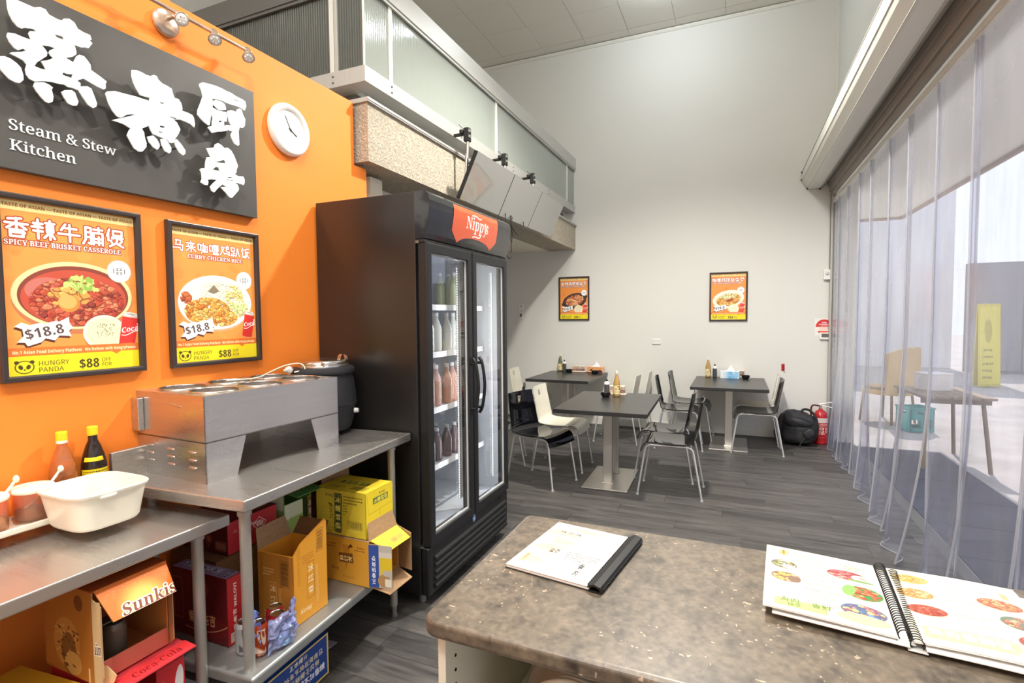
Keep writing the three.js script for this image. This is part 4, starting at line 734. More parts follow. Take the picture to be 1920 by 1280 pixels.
const colaFlap = print(512, 96, (g, w, h) => { g.fillStyle = '#e0343a'; g.fillRect(0, 0, w, h); words(g, 'Coca-Cola', 130, 66, 62, '#8e1418', 'serif', 'italic bold'); });
const colaFront = print(384, 256, (g, w, h) => { g.fillStyle = '#d62a30'; g.fillRect(0, 0, w, h); ell(g, 300, 110, 60, 90, '#f0e6e0', 0.5); g.fillStyle = '#f2e8e2'; g.fillRect(20, 60, 70, 90); });
const riceTop = print(512, 512, (g, w, h) => { g.fillStyle = '#dca82a'; g.fillRect(0, 0, w, h); g.save(); g.translate(250, 250); g.rotate(-0.5); ell(g, 0, 0, 170, 110, '#7d6128'); ell(g, 0, -4, 156, 96, '#2d2414'); for (let i = 0; i < 70; i++) { const a = rnd(-120, 120), b = rnd(-64, 64); ell(g, a, b, 26, 6, i % 3 ? '#b09450' : '#e2cf96', rnd(-0.4, 0.4)); } g.restore(); ell(g, 440, 150, 60, 30, '#e8d29a', 0.3); words(g, 'Q', 410, 170, 60, '#4c3a12', 'serif', 'bold'); });

const SH = 0.316;
// top right: sealed pear drink carton over an open iced tea carton
carton('drink_carton', 'sealed yellow carton of pear drink, topmost of the pile beside the fridge', 'carton', [0.292, 0.214, 0.204], [-1.684, 0.5325, -1.976], 0.0, { pz: pearSide, px: pearEnd, py: pearTop }, cYellow);
{
  const s = carton('drink_carton', 'open gold iced tea carton lying printed upside down beneath the yellow pear carton', 'carton', [0.26, 0.214, 0.225], [-1.65, SH, -1.978], 0, { pz: teaSide, px: null, py: null }, cGold);
  part('top_panel', metric(box(0.26, 0.004, 0.225, 0, 0.212, 0)), M.kraft, s);
  flap(s, 0.215, 0.10, [0.13, 0.212, 0], [-0.22, PI / 2, 0], null, M.kraft); flap(s, 0.20, 0.10, [0.131, 0.212, 0], [1.95, PI / 2, 0], teaTop, cYellow, 0.02, true);
  const f = flap(s, 0.205, 0.112, [0.13, 0.105, 0.1125], [0, 0, 0], null, M.kraft, 0.008); f.rotation.set(0, 0.22, -PI / 2, 'YXZ');
  part('print', sheet(0.112, 0.195).rotateZ(PI / 2).translate(0, 0.056, 0.0008), paper(blueFlap, 0.5), f);
  const b = flap(s, 0.205, 0.10, [0.13, 0.105, -0.1125], [0, 0, 0], null, M.kraft, 0.01); b.rotation.set(0, -0.3, -PI / 2, 'YXZ');
  flap(s, 0.215, 0.10, [0.13, 0.003, 0], [1.85, PI / 2, 0], null, M.kraft);
}
// orange carton standing open, one wall raised as a flap
{
  const s = carton('drink_carton', 'tall open orange iced tea carton with its front flap folded up', 'carton', [0.185, 0.288, 0.19], [-1.695, SH, -1.595], 0.04, { pz: orangeSide, px: null, py: null }, cOrange);
  const w = part('end_panel', metric(box(0.005, 0.288, 0.19, 0.09, 0.144, 0)), cOrange, s);
  const big = extrude(shapeOf([[-0.095, 0], [0.095, 0], [0.097, 0.365], [0.085, 0.378], [-0.055, 0.325], [-0.095, 0.288]]), 0.004).rotateY(PI / 2).translate(0.0905, 0, 0), fl = part('flap', metric(big), cOrange, s);
  const q = new THREE.ShapeGeometry(shapeOf([[-0.094, 0.002], [0.094, 0.002], [0.095, 0.363], [0.084, 0.374], [-0.055, 0.322], [-0.094, 0.286]])), uv = q.attributes.uv; for (let i = 0; i < uv.count; i++) uv.setXY(i, (uv.getX(i) + 0.095) / 0.19, uv.getY(i) / 0.378); part('print', q.rotateY(PI / 2).translate(0.0955, 0, 0), paper(orangeEnd, 0.5), fl);
  flap(s, 0.18, 0.085, [-0.0925, 0.286, 0.0], [-0.25, PI / 2, 0], stripText && null, M.kraft, 0.012);
  flap(s, 0.178, 0.075, [0, 0.286, -0.095], [-0.5, 0, 0], null, M.kraftDark, 0.012);
}
carton('drink_carton', 'deep red sealed carton of herbal tea cans with a lilac top', 'carton', [0.30, 0.262, 0.064], [-1.884, SH, -1.345], 0.02, { pz: walSide, px: walEnd, py: walTop }, cRed);
carton('drink_carton', 'dark red carton with a pink-red end, resting on other cartons behind the bench leg', 'carton', [0.27, 0.135, 0.25], [-2.03, 0.580, -1.575], 0.0, { pz: redSide, px: redEnd }, cDeepRed);
carton('drink_carton', 'plain brown carton at the back of the lower shelf supporting the dark red one', 'carton', [0.27, 0.262, 0.25], [-2.03, SH, -1.52], 0, {}, M.kraftDark);
{
  const s = carton('drink_carton', 'green and white carton with its green flap hanging open between red and yellow cartons', 'carton', [0.22, 0.30, 0.165], [-1.98, 0.46, -1.80], 0, { px: null, py: null, pz: greenSide }, cGreen);
  part('end_panel', metric(box(0.004, 0.24, 0.11, 0.108, 0.12, 0.026)), cGreen, s); part('print', sheet(0.108, 0.236).rotateY(PI / 2).translate(0.1108, 0.12, 0.026), paper(greenSide, 0.5), s);
  part('end_panel', metric(box(0.004, 0.24, 0.022, 0.108, 0.12, -0.072)), cOlive, s); part('print', sheet(0.02, 0.22).rotateY(PI / 2).translate(0.1108, 0.12, -0.072), paper(stripText, 0.5), s);
  flap(s, 0.165, 0.075, [0.11, 0.30, 0], [1.8, PI / 2, 0], greenFlap, cGreen, 0.01, true); part('top_panel', metric(box(0.22, 0.004, 0.165, 0, 0.30, 0)), cGreen, s);
}
carton('drink_carton', 'plain brown carton under the green carton', 'carton', [0.22, 0.142, 0.165], [-1.98, SH, -1.80], 0, {}, M.kraftDark);
carton('drink_carton', 'brown printed carton peeping out behind the yellow pear carton', 'carton', [0.20, 0.45, 0.20], [-1.97, SH, -2.055], 0, { pz: stripText && null }, M.kraft);
// blue carton on the floor below the shelf
{
  const s = carton('drink_carton', 'blue carton of coconut drink with a yellow border on the floor under the shelf', 'carton', [0.26, 0.185, 0.36], [-1.735, 0.012, -1.515], 0.05, { px: coconut }, cBlue);
  s.position.y = 0.001; flap(s, 0.16, 0.075, [0.05, 0.105, -0.181], [PI / 2 + 0.25, PI, 0], null, solidCard(0x8a8288), 0.014);
}
// pack of cans in torn blue film and a loose silver can
function can(name, label, p, body, tilt = 0, group) {
  const s = thing(name, label, 'can', p, rnd(6), group); s.rotation.x = tilt;
  part('can_body', [lathe([[0, 0.004], [0.022, 0.002], [0.026, 0], [0.0325, 0.012], [0.033, 0.018], [0.033, 0.098], [0.0305, 0.108], [0.0265, 0.114], [0.0258, 0.118]], 30)], body, s);
  part('can_lid', [lathe([[0.0258, 0.118], [0.0245, 0.1185], [0.0235, 0.114], [0, 0.1135]], 26)], M.steelPolish, s);
  return s;
}
const canPrint = (a, b) => paper(print(128, 128, (g) => { g.fillStyle = a; g.fillRect(0, 0, 128, 128); for (const x of [20, 84]) { g.save(); g.translate(x, 120); g.rotate(-PI / 2); words(g, 'cola', 8, 8, 34, b, 'serif', 'italic bold'); g.restore(); } }), 0.28, { metalness: 0.35 });
can('drink_can', 'upright silver can behind the bench leg on the lower shelf', [-1.655, SH, -1.325], canPrint('#a9a8a8', '#55585c'));
const redCan = canPrint('#a01c22', '#f0e4da'), orangeCan = canPrint('#b0401c', '#f4dcc2');
can('drink_can', 'orange-red can at the torn end of the shrink-wrapped pack', [-1.60, SH, -1.338], orangeCan);
can('drink_can', 'dark red can showing through the torn film of the pack', [-1.585, SH, -1.408], redCan);
can('drink_can', 'red can still wrapped at the inner side of the pack', [-1.63, SH, -1.44], redCan);
{
  const s = thing('shrink_wrap', 'torn blue plastic film bunched around a pack of cans', 'packaging', [-1.595, SH, -1.40]);
  const film = phys({ color: 0xa9b6e6, transmission: 0.5, thickness: 0, roughness: 0.16 }), filmBlue = phys({ color: 0x7f94dd, transmission: 0.35, thickness: 0, roughness: 0.25 });
  const crumple = (a0, a1, r, h, n, am) => shell((u, v) => { const a = a0 + (a1 - a0) * u, k = am * (noise(u * 9, v * 6, 99, 99, n) - 0.5) * 2, j = am * (noise(u * 17, v * 13, 99, 99, n + 3) - 0.5); const R = r + k + j; return [Math.sin(a) * R * 0.78, 0.004 + v * (h + 0.045 * (noise(u * 7, 2, 99, 99, n + 7) - 0.5)) + 0.004 * noise(u * 30, v * 20, 99, 99, 2), Math.cos(a) * R * 1.1]; }, 46, 18, 0);
  part('film', crumple(0.75, 3.3, 0.075, 0.12, 5, 0.017), film, s); part('film', crumple(-1.2, 0.45, 0.072, 0.13, 12, 0.02), filmBlue, s);
  part('torn_end', shell((u, v) => [0.052 + 0.012 * noise(u * 5, v * 5, 99, 99, 4), 0.012 + 0.05 * v, 0.0 + (u - 0.5) * 0.05 + 0.01 * v], 10, 10, 0), std({ color: 0x9cc3e6, roughness: 0.6 }), s);
}
// ---------------------------------------------------------------- under the lower bench
{
  const s = carton('snack_carton', 'open tan and orange drink carton with its lid flap hanging over the front', 'carton', [0.25, 0.275, 0.215], [-1.815, 0.492, -0.965], 0.0, { pz: sunSide, px: null, py: null }, cTan);
  part('top_panel', metric(box(0.25, 0.004, 0.215, 0, 0.275, 0)), solidCard(0xa04a18), s);
  flap(s, 0.205, 0.105, [0.126, 0.275, 0], [2.45, PI / 2, 0], sunTop, cTan, 0.012, true); // lid, drooping
  part('inner_flap', shell((u, v) => [0.115 - 0.10 * v, 0.16 - 0.03 * v, (u - 0.5) * 0.19], 6, 4, 0.003), solidCard(0x6a655c), s);
  const l = flap(s, 0.25, 0.03, [0.126, 0.13, 0.1075], [0, 0, 0], null, solidCard(0xd9b98c), 0.02); l.rotation.set(0, 0.2, -PI / 2, 'YXZ'); part('print', sheet(0.03, 0.24).rotateZ(PI / 2).translate(0, 0.015, 0.001), paper(sunFlapSide, 0.5), l);
  const r = flap(s, 0.22, 0.025, [0.126, 0.11, -0.1075], [0, 0, 0], null, solidCard(0xb88a5a), 0.02); r.rotation.set(0, -0.1, -PI / 2, 'YXZ');
  part('front_ledge', metric(box(0.004, 0.055, 0.205, 0.124, 0.028, 0)), solidCard(0xc9705a), s);
  part('torn_corner', [extrude(shapeOf([[0, 0], [0.06, -0.02], [0.075, 0.02], [0.05, 0.05], [0, 0.045]]), 0.002).rotateY(0.5).translate(0.10, 0.0, 0.108)], solidCard(0xe0c08a), s);
}
can('drink_can', 'metal tin lying inside the open tan carton', [-1.76, 0.498, -0.95], std({ color: 0x6b6252, roughness: 0.4, metalness: 0.5 }));
{
  const s = carton('drink_carton', 'red cola carton with its flap pushed out, beneath the tan carton', 'carton', [0.26, 0.25, 0.24], [-1.80, 0.236, -0.985], 0, { px: null, pz: colaFront }, cPink);
  const f = flap(s, 0.25, 0.07, [0.13, 0.245, 0], [1.5, PI / 2, 0], colaFlap, cPink, 0.01, true);
  part('end_panel', metric(box(0.004, 0.20, 0.09, 0.128, 0.10, -0.075)), cPink, s); part('print', sheet(0.088, 0.196).rotateY(PI / 2).translate(0.1308, 0.10, -0.075), paper(colaFront, 0.5), s);
  part('end_panel', metric(box(0.004, 0.18, 0.06, 0.128, 0.09, 0.09)), cPink, s);
}
carton('drink_carton', 'yellow carton with a dark rice bowl pictured on its lid, lowest at the picture edge', 'carton', [0.33, 0.25, 0.30], [-1.84, 0.236, -0.695], 0.1, { py: riceTop }, solidCard(0xd79f28));

// ---------------------------------------------------------------- two-door display fridge
{
  const x0 = -2.186, xs = -1.526, xf = -1.465, z0 = -2.293, z1 = -3.335, top = 2.195, s = thing('display_fridge', 'tall black two-door glass display fridge at the end of the orange wall', 'fridge', [0, 0, 0]);
  const t = 0.045;
  part('cabinet', metric(join([span(x0, xs, 0.06, top, z0 - t, z0, 0.003), span(x0, xs, 0.06, top, z1, z1 + t, 0.003), span(x0 + 0.003, x0 + t, 0.063, top - 0.003, z1 + t, z0 - t), span(x0 + 0.003, xs - 0.002, top - 0.06, top - 0.002, z1 + t, z0 - t), span(x0 + 0.003, xs - 0.002, 0.063, 0.34, z1 + t, z0 - t)])), M.fridge, s);
  part('liner', [span(x0 + t, x0 + t + 0.004, 0.34, 1.93, z1 + t, z0 - t), span(x0 + t, xs, 0.34, 1.93, z0 - t - 0.004, z0 - t), span(x0 + t, xs, 0.34, 1.93, z1 + t, z1 + t + 0.004), span(x0 + t, xs, 0.34, 0.346, z1 + t, z0 - t), span(x0 + t, xs, 1.925, 1.93, z1 + t, z0 - t)], M.fridgeLiner, s);
  // curved light box on top
  const prof = [[0, 0.0], [0.052, 0.004], [0.064, 0.03], [0.078, 0.10], [0.088, 0.16], [0.09, 0.195], [0.082, 0.226], [0.062, 0.243], [0, 0.243]];
  const head = part('canopy', [extrude(shapeOf(prof), Math.abs(z1 - z0), 0.0).translate(xs, 1.952, z1)], M.fridgeGloss, s);
  const front = (y) => { for (let i = 1; i < prof.length - 1; i++) if (y <= prof[i + 1][1] && y >= prof[i][1]) { const k = (y - prof[i][1]) / (prof[i + 1][1] - prof[i][1]); return prof[i][0] * (1 - k) + prof[i + 1][0] * k; } return 0.06; };
  const logo = print(512, 256, (g, w, h) => {
    g.fillStyle = '#f2683c'; g.fillRect(0, 0, w, h);
    const gr = '#fff'; g.save(); g.transform(0.86, 0, -0.02, 1.15, 40, -46); words(g, 'Nippy', 116, 150, 96, gr, 'serif', 'bold'); words(g, '’s', 352, 150, 86, gr, 'serif', 'bold'); g.restore();
    g.strokeStyle = '#fff'; g.lineWidth = 9; g.beginPath(); g.moveTo(196, 36); g.quadraticCurveTo(240, 24, 268, 40); g.quadraticCurveTo(290, 48, 300, 36); g.stroke(); g.beginPath(); g.moveTo(316, 142); g.quadraticCurveTo(312, 176, 270, 168); g.quadraticCurveTo(240, 164, 222, 174); g.stroke();
  });
  // orange panel wrapped over the front, its lower edge scooped out
  const za = -2.545, zb = -3.12, lower = (u) => { const d = (u - 0.5) / 0.36; return Math.abs(u - 0.5) < 0.36 ? 0.012 + 0.05 * Math.sqrt(Math.max(0, 1 - d * d)) : 0.012 + (Math.abs(u - 0.5) - 0.36) * 0.46; };
  part('logo_panel', [shell((u, v) => { const y = lower(u) + (0.222 - lower(u)) * v, side = 0.012 * Math.sin(PI * v) * (u < 0.5 ? 1 : -1) * Math.pow(Math.abs(2 * u - 1), 4); return [xs + front(y) + 0.0014, 1.952 + y, za + (zb - za) * u + side * 0]; }, 48, 16, 0)].map((g) => { const p = g.attributes.position, uv = g.attributes.uv; for (let i = 0; i < p.count; i++) uv.setXY(i, (p.getZ(i) - za) / (zb - za), (p.getY(i) - 1.952) / 0.222); return g; }), paper(logo, 0.3, { clearcoat: 0.5, clearcoatRoughness: 0.1 }), head);
  part('canopy_seam', [span(xs - 0.002, xs + 0.05, 1.936, 1.952, z1 + 0.004, z0 - 0.004)], M.blackMatte, s);
  // doors
  for (const [a, b, hz, sign] of [[z0 - 0.012, -2.806, -2.778, 1], [-2.818, z1 + 0.008, -2.862, -1]]) {
    const d = part('door', [0].map(() => { const w = a - b, g = extrude(shapeOf([[0, 0], [w, 0], [w, 1.606], [0, 1.606]], [[[0.05, 0.055], [0.05, 1.55], [w - 0.05, 1.55], [w - 0.05, 0.055]]]), 0.045, 0.006).rotateY(PI / 2); return g.translate(xf - 0.05, 0.33, a); }), M.fridgeTrim, s);
    part('seal', [0].map(() => { const w = a - b - 0.09, g = extrude(shapeOf([[0, 0], [w, 0], [w, 1.51], [0, 1.51]], [[[0.016, 0.016], [0.016, 1.494], [w - 0.016, 1.494], [w - 0.016, 0.016]]]), 0.008).rotateY(PI / 2); return g.translate(xf - 0.02, 0.38, a - 0.045); }), M.greyPlastic, d);
    part('glass', [span(xf - 0.022, xf - 0.017, 0.38, 1.885, b + 0.045, a - 0.045)], M.paneClear, d);
    part('handle', [tube([[xf + 0.012, 0.955, hz], [xf + 0.034, 1.0, hz], [xf + 0.05, 1.13, hz], [xf + 0.034, 1.26, hz], [xf + 0.012, 1.30, hz]], 0.0095, 28, 10), ...[0.99, 1.265].map((y) => new THREE.CylinderGeometry(0.008, 0.009, 0.05, 12).rotateZ(PI / 2).translate(xf + 0.01, y, hz))], M.blackPlastic, d);
  }
  part('hinge_pin', span(xs - 0.004, xs + 0.018, 0.318, 0.33, z0 - 0.04, z0 - 0.002), M.steelPolish, s); part('hinge_pin', span(xs - 0.004, xs + 0.02, 1.93, 1.945, z0 - 0.06, z0 - 0.002), M.steelPolish, s);
  // louvred plinth
  const g = part('plinth', [span(xs, xf - 0.012, 0.058, 0.322, z1 + 0.006, z0 - 0.006, 0.012, 3)], M.fridgeTrim, s);
  for (let k = 0; k < 5; k++) part('louvre', [extrude(shapeOf([[0, 0], [0.012, 0.006], [0.014, 0.018], [0, 0.03]]), Math.abs(z1 - z0) - 0.11).translate(xf - 0.013, 0.082 + k * 0.038, z1 + 0.05)], M.fridgeTrim, g);
  part('badge', [new THREE.CylinderGeometry(0.021, 0.021, 0.006, 28).scale(1, 1, 1).rotateZ(PI / 2).scale(1, 1.1, 0.95).translate(xf - 0.010, 0.303, -2.81)], std({ color: 0x8fa4cc, roughness: 0.25, metalness: 0.4 }), s);
  part('badge_print', [new THREE.CircleGeometry(0.018, 24).rotateY(PI / 2).translate(xf - 0.0065, 0.303, -2.81)], paper(print(64, 64, (q) => { q.fillStyle = '#5b77b0'; q.fillRect(0, 0, 64, 64); poly(q, [[14, 50], [32, 12], [50, 50], [32, 40]], '#dfe6f2'); }), 0.3), s);
  part('switch', [span(xf - 0.013, xf - 0.009, 0.29, 0.312, -3.235, -3.175, 0.002)], M.blackMatte, s);
  for (const z of [z0 - 0.06, z1 + 0.06]) for (const x of [x0 + 0.08, xs - 0.03]) part('foot', [cyl(0.02, 0.02, 0.035, x, 0.0, z, 16), cyl(0.012, 0.012, 0.03, x, 0.03, z, 12)], M.galv, s);
  // wire shelves with price strips
  for (const y of [0.66, 1.0, 1.33, 1.61]) {
    const w = [];
    for (let k = 0; k < 22; k++) w.push(new THREE.CylinderGeometry(0.0022, 0.0022, Math.abs(z1 - z0) - 0.1, 5).rotateX(PI / 2).translate(x0 + 0.08 + k * 0.022, y, (z0 + z1) / 2));
    const sh = part('shelf', [span(x0 + 0.06, x0 + 0.07, y - 0.006, y, z1 + 0.05, z0 - 0.05), span(xs - 0.12, xs - 0.11, y - 0.006, y, z1 + 0.05, z0 - 0.05), ...w], M.whitePlastic, s);
    part('price_strip', [span(xs - 0.105, xs - 0.10, y - 0.022, y + 0.012, z1 + 0.06, z0 - 0.06)], M.whitePlastic, sh);
  }
  // lit strips of small diodes: beside each door's inner edge
  const led = std({ color: 0xffffff, emissive: 0xeaf2ff, emissiveIntensity: 1.3 });
  for (const z of [-2.80, -2.83, z1 + 0.052]) {
    const c = part('led_strip', [span(xs - 0.045, xs - 0.032, 0.42, 1.86, z - 0.007, z + 0.007)], M.whitePlastic, s), dots = [];
    const n = z > -2.82 ? 0.006 : z < -3 ? 0.006 : -0.006;
    for (let k = 0; k < 92; k++) dots.push(box(0.006, 0.008, 0.003, xs - 0.036, 0.43 + k * 0.0155, z + (z < -3 ? 0.008 : z > -2.82 ? 0.008 : -0.008)));
    part('led_light', dots, led, c);
  }
  for (const [z, r] of [[-2.782, PI], [-2.848, 0], [z1 + 0.068, PI]]) { const l = new THREE.RectAreaLight(0xeaf2ff, 34, 0.012, 1.42); l.position.set(xs - 0.038, 1.14, z); l.rotation.y = r; scene.add(l); }
}
// bottles on the fridge shelves
function fridgeBottle(name, label, body, cap, h, r, group) {
  const s = thing(name, label, 'bottle', [0, 0, 0], 0, group);
  part('body', [lathe([[0, 0], [r * 0.9, 0], [r, 0.006], [r, h * 0.58], [r * 0.85, h * 0.68], [r * 0.42, h * 0.83], [r * 0.38, h * 0.92], [0, h * 0.92]], 18)], body, s);
  part('cap', [cyl(r * 0.42, r * 0.42, h * 0.09, 0, h * 0.91, 0, 16)], cap, s);
  return s;
}
{
  const peach = phys({ color: 0xc89a82, roughness: 0.2, clearcoat: 0.6 }), olive = phys({ color: 0x9aa06a, roughness: 0.2, clearcoat: 0.6 }), dark = phys({ color: 0x5a4444, roughness: 0.25, clearcoat: 0.5 }), pale = phys({ color: 0xcfd0c4, roughness: 0.25, clearcoat: 0.5 });
  const nth = ['first', 'second', 'third', 'fourth', 'fifth', 'sixth', 'seventh', 'eighth', 'ninth', 'tenth'], F = 'on the near door side of the ', B = ', back row';
  const kinds = [
    ['pale bottles with white caps along the third fridge shelf', 'pale clear bottle', 'third fridge shelf up', pale, M.whitePlastic, 0.24, 0.033, 1.334, [-2.42, -2.50, -2.58, -2.66, -2.74, -2.86, -2.94, -3.02, -3.10, -3.18]],
    ['peach tea bottles along the second fridge shelf', 'peach-coloured tea bottle', 'second fridge shelf up', peach, M.whitePlastic, 0.25, 0.034, 1.004, [-2.42, -2.50, -2.58, -2.66, -2.74, -2.86, -2.94, -3.02, -3.10, -3.18]],
    ['dark short bottles along the lowest wire shelf', 'short dark bottle', 'lowest wire fridge shelf', dark, M.greyPlastic, 0.20, 0.033, 0.664, [-2.42, -2.50, -2.58, -2.66, -2.74, -2.86, -2.94, -3.02, -3.10, -3.18]],
    ['green-labelled bottles behind the far fridge door', 'olive green bottle', 'behind the far fridge door', olive, M.greyPlastic, 0.22, 0.033, 1.614, [-2.96, -3.04, -3.12]],
    ['dark bottles standing on the fridge bottom', 'tall dark brown bottle', 'on the fridge floor', dark, M.blackPlastic, 0.24, 0.036, 0.348, [-2.39, -2.47]],
  ];
  for (const [group, what, where, body, cap, h, r, y, zs] of kinds) {
    let first = null;
    zs.forEach((z, i) => [-1.685, -1.775].forEach((x, k) => {
      if (k && (y < 0.5 || i > 5)) return;
      const label = what + ', ' + nth[i] + ' of the ' + (k ? 'back' : 'front') + ' row, ' + where;
      let o;
      if (!first) { o = first = fridgeBottle('drink_bottle', label, body, cap, h, r, group); } else { o = first.clone(); o.name = numbered('drink_bottle'); o.userData = { ...first.userData, label }; scene.add(o); }
      o.position.set(x + rnd(-0.008, 0.008), y, z + rnd(-0.006, 0.006));
    }));
  }
}
// ---------------------------------------------------------------- menu screens hung from the mezzanine channel
{
  const xt = -1.85, yt = 2.832, xb = -2.02, yb = 2.478, zs = [[-3.672, -4.405], [-4.415, -5.135], [-5.145, -5.868]];
  const hgt = Math.hypot(xt - xb, yt - yb), lean = Math.atan2(xt - xb, yt - yb);
  const names = ['nearest menu screen, reflecting a poster, tilted down above the fridge', 'middle one of three blank grey menu screens tilted below the glass partition', 'blank grey menu screen at the far wall end of the three'];
  zs.forEach(([a, b], i) => {
    const s = thing('menu_screen', names[i], 'screen', [xb, yb, (a + b) / 2], 0, 'row of three menu screens'), w = a - b;
    const tilt = new THREE.Matrix4().makeRotationZ(-lean);
    part('housing', [box(0.035, hgt, w, -0.0185, hgt / 2, 0, 0.004).applyMatrix4(tilt)], M.blackPlastic, s);
    part('display', [box(0.002, hgt - 0.004, w - 0.004, 0, hgt / 2, 0).applyMatrix4(tilt)], M.screen, s);
    const pz = 0.26;
    part('hanger_pole', [pipe([[0.03, 0.57, pz], [-0.005, 0.08, pz]], 0.014, 0.01, 12)], M.steelPolish, s);
    const c = part('clamp', [box(0.05, 0.11, 0.05, 0.02, 0.53, pz, 0.008), box(0.12, 0.02, 0.03, -0.04, 0.54, pz, 0.004), box(0.03, 0.03, 0.075, -0.02, 0.555, pz - 0.0, 0.006)], M.blackPlastic, s);
    part('clamp_bolt', [...[0.51, 0.555].map((y) => new THREE.CylinderGeometry(0.013, 0.013, 0.012, 14).rotateZ(PI / 2).translate(0.05, y, pz + 0.012)), pipe([[0.0, 0.575, pz + 0.03], [-0.02, 0.60, pz + 0.06]], 0.006, 0.01, 8)], M.steelPolish, c);
  });
  const k = thing('screen_cable', 'thin black cables hanging in loops under the menu screens', 'cable', [-2.0, 2.46, -4.55]);
  part('cable', [tube([[0, 0.06, 0.02], [-0.005, -0.15, 0.03], [0.0, -0.33, 0.0], [0.01, -0.36, -0.05], [0.005, -0.3, -0.10], [0, -0.1, -0.09], [0, 0.06, -0.1]], 0.004, 40, 6), tube([[0, 0.05, -0.14], [0.0, -0.04, -0.12], [0.005, -0.09, -0.2], [0, -0.1, -0.32], [0, -0.02, -0.42], [0, 0.05, -0.43]], 0.004, 40, 6), tube([[0, 0.06, -0.11], [0.004, -0.03, -0.1], [0, -0.13, -0.13], [0, -0.2, -0.12]], 0.004, 20, 6)], M.blackPlastic, k);
}

// ---------------------------------------------------------------- dining tables
function table(label, x, z, w, d, turn, cols) {
  const s = thing('dining_table', label, 'table', [x, 0, z], turn), H = 0.745;
  part('tabletop', metric(box(w, 0.036, d, 0, H - 0.018, 0, 0.004)), M.tableTop, s);
  part('base_plate', [box(0.41, 0.012, 0.70, 0, 0.008, 0, 0.003)], M.brushed, s);
  for (const cz of cols) {
    const c = part('column', [metric(box(0.082, H - 0.05, 0.052, 0, (H - 0.036) / 2 + 0.006, cz, 0.006))], M.brushed, s);
    part('collar', [box(0.10, 0.012, 0.07, 0, 0.02, cz, 0.003)], M.steelPolish, c);
  }
  part('top_bracket', [box(0.32, 0.012, 0.6, 0, H - 0.042, 0)], M.blackMatte, s);
  return s;
}
table('black square-edged dining table on twin steel columns, nearest the fridge', -1.065, -4.83, 0.80, 1.14, 0.03, [0.155, -0.175]);
table('black dining table under the cream curry plate poster, beside the backpack', -0.06, -6.66, 0.80, 1.10, 0, [0.15, -0.17]);
table('black dining table in the shaded corner under the cast iron pot poster', -2.06, -6.71, 0.83, 1.06, 0.0, [0.15, -0.17]);

// ---------------------------------------------------------------- stacking chairs: moulded shell on a chrome tube frame, facing +x
function chairShape() {
  const c = new THREE.CatmullRomCurve3([V(-0.272, 0.825, 0), V(-0.262, 0.76, 0), V(-0.243, 0.66, 0), V(-0.225, 0.56, 0), V(-0.205, 0.495, 0), V(-0.165, 0.462, 0), V(-0.10, 0.454, 0), V(0.0, 0.452, 0), V(0.10, 0.458, 0), V(0.165, 0.458, 0), V(0.205, 0.44, 0), V(0.228, 0.40, 0), V(0.236, 0.372, 0)]);
  const P = (u, v) => { const p = c.getPointAt(u), k = 2 * v - 1, w = (0.198 + 0.012 * Math.sin(PI * u) - 0.018 * (1 - u) * (1 - u)), bow = 0.022 * k * k * (u < 0.5 ? 1 : Math.max(0, 1 - (u - 0.5) * 3)), sag = u > 0.45 ? 0.008 * k * k : 0; return [p.x + bow * (u < 0.4 ? 1 : 0.4), p.y + sag, w * k]; };
  const nu = 72, nv = 26;
  const hole = (i, j) => (i >= 4 && i <= 8 && j >= 11 && j <= 14) ;
  return shell(P, nu, nv, 0.0085, hole);
}
const gChair = chairShape();
function frameLeg(side, front) {
  const z = side * 0.172, zz = side * 0.196;
  return front ? pipe([[0.262, 0.009, zz], [0.196, 0.438, z], [0.0, 0.438, z]], 0.0088, 0.05, 10) : pipe([[-0.262, 0.009, zz], [-0.185, 0.438, z], [0.0, 0.438, z]], 0.0088, 0.05, 10);
}
const gLegs = [[1, 1], [-1, 1], [1, 0], [-1, 0]].map(([a, b]) => frameLeg(a, b));
const gCross = join([-0.12, 0.12].map((x) => new THREE.CylinderGeometry(0.007, 0.007, 0.344, 10).rotateX(PI / 2).translate(x, 0.437, 0)));
const gFoot = [[1, 1], [-1, 1], [1, 0], [-1, 0]].map(([a, b]) => cyl(0.0115, 0.0115, 0.014, (b ? 1 : -1) * 0.262, 0.0, a * 0.196, 12));
const gScrews = join([[0.12, 0.17], [0.12, -0.17], [-0.12, 0.17], [-0.12, -0.17]].map(([x, z]) => cyl(0.007, 0.006, 0.004, x, 0.457, z, 12)));
function chair(label, x, z, turn, mat, group) {
  const s = thing('dining_chair', label, 'chair', [x, 0, z], turn, group);
  part('seat_shell', gChair, mat, s);
  gLegs.forEach((g, i) => { const l = part('leg', g, M.chrome, s); part('foot_cap', gFoot[i], M.greyPlastic, l); });
  part('seat_frame', gCross, M.chrome, s); part('screw', gScrews, M.chrome, s);
  return s;
}
const white = M.cream_plastic;
chair('dark smoked acrylic chair facing the nearest table, closest to the fridge', -1.665, -4.555, -0.28, M.smokeDark);
chair('cream plastic chair tucked behind the dark smoked chair at the nearest table', -1.63, -5.10, 0, white);
chair('clear grey smoked chair at the nearest table, in front of its twin', -0.505, -4.70, PI + 0.02, M.smoke);
chair('clear grey smoked chair behind its twin on the open side of the nearest table', -0.605, -5.14, PI + 0.0, M.smoke);
chair('clear grey smoked chair left of the poster table, nearer the camera than its twin', -0.60, -6.36, 0.06, M.smoke);
chair('clear grey smoked chair close to the grey wall left of the poster table', -0.51, -6.89, -0.02, M.smoke);
chair('clear grey smoked chair pulled up to the table beside the backpack', 0.235, -6.47, PI, M.smoke);
chair('cream plastic chair half hidden behind the smoked chair beside the backpack', 0.225, -6.93, PI - 0.05, white);
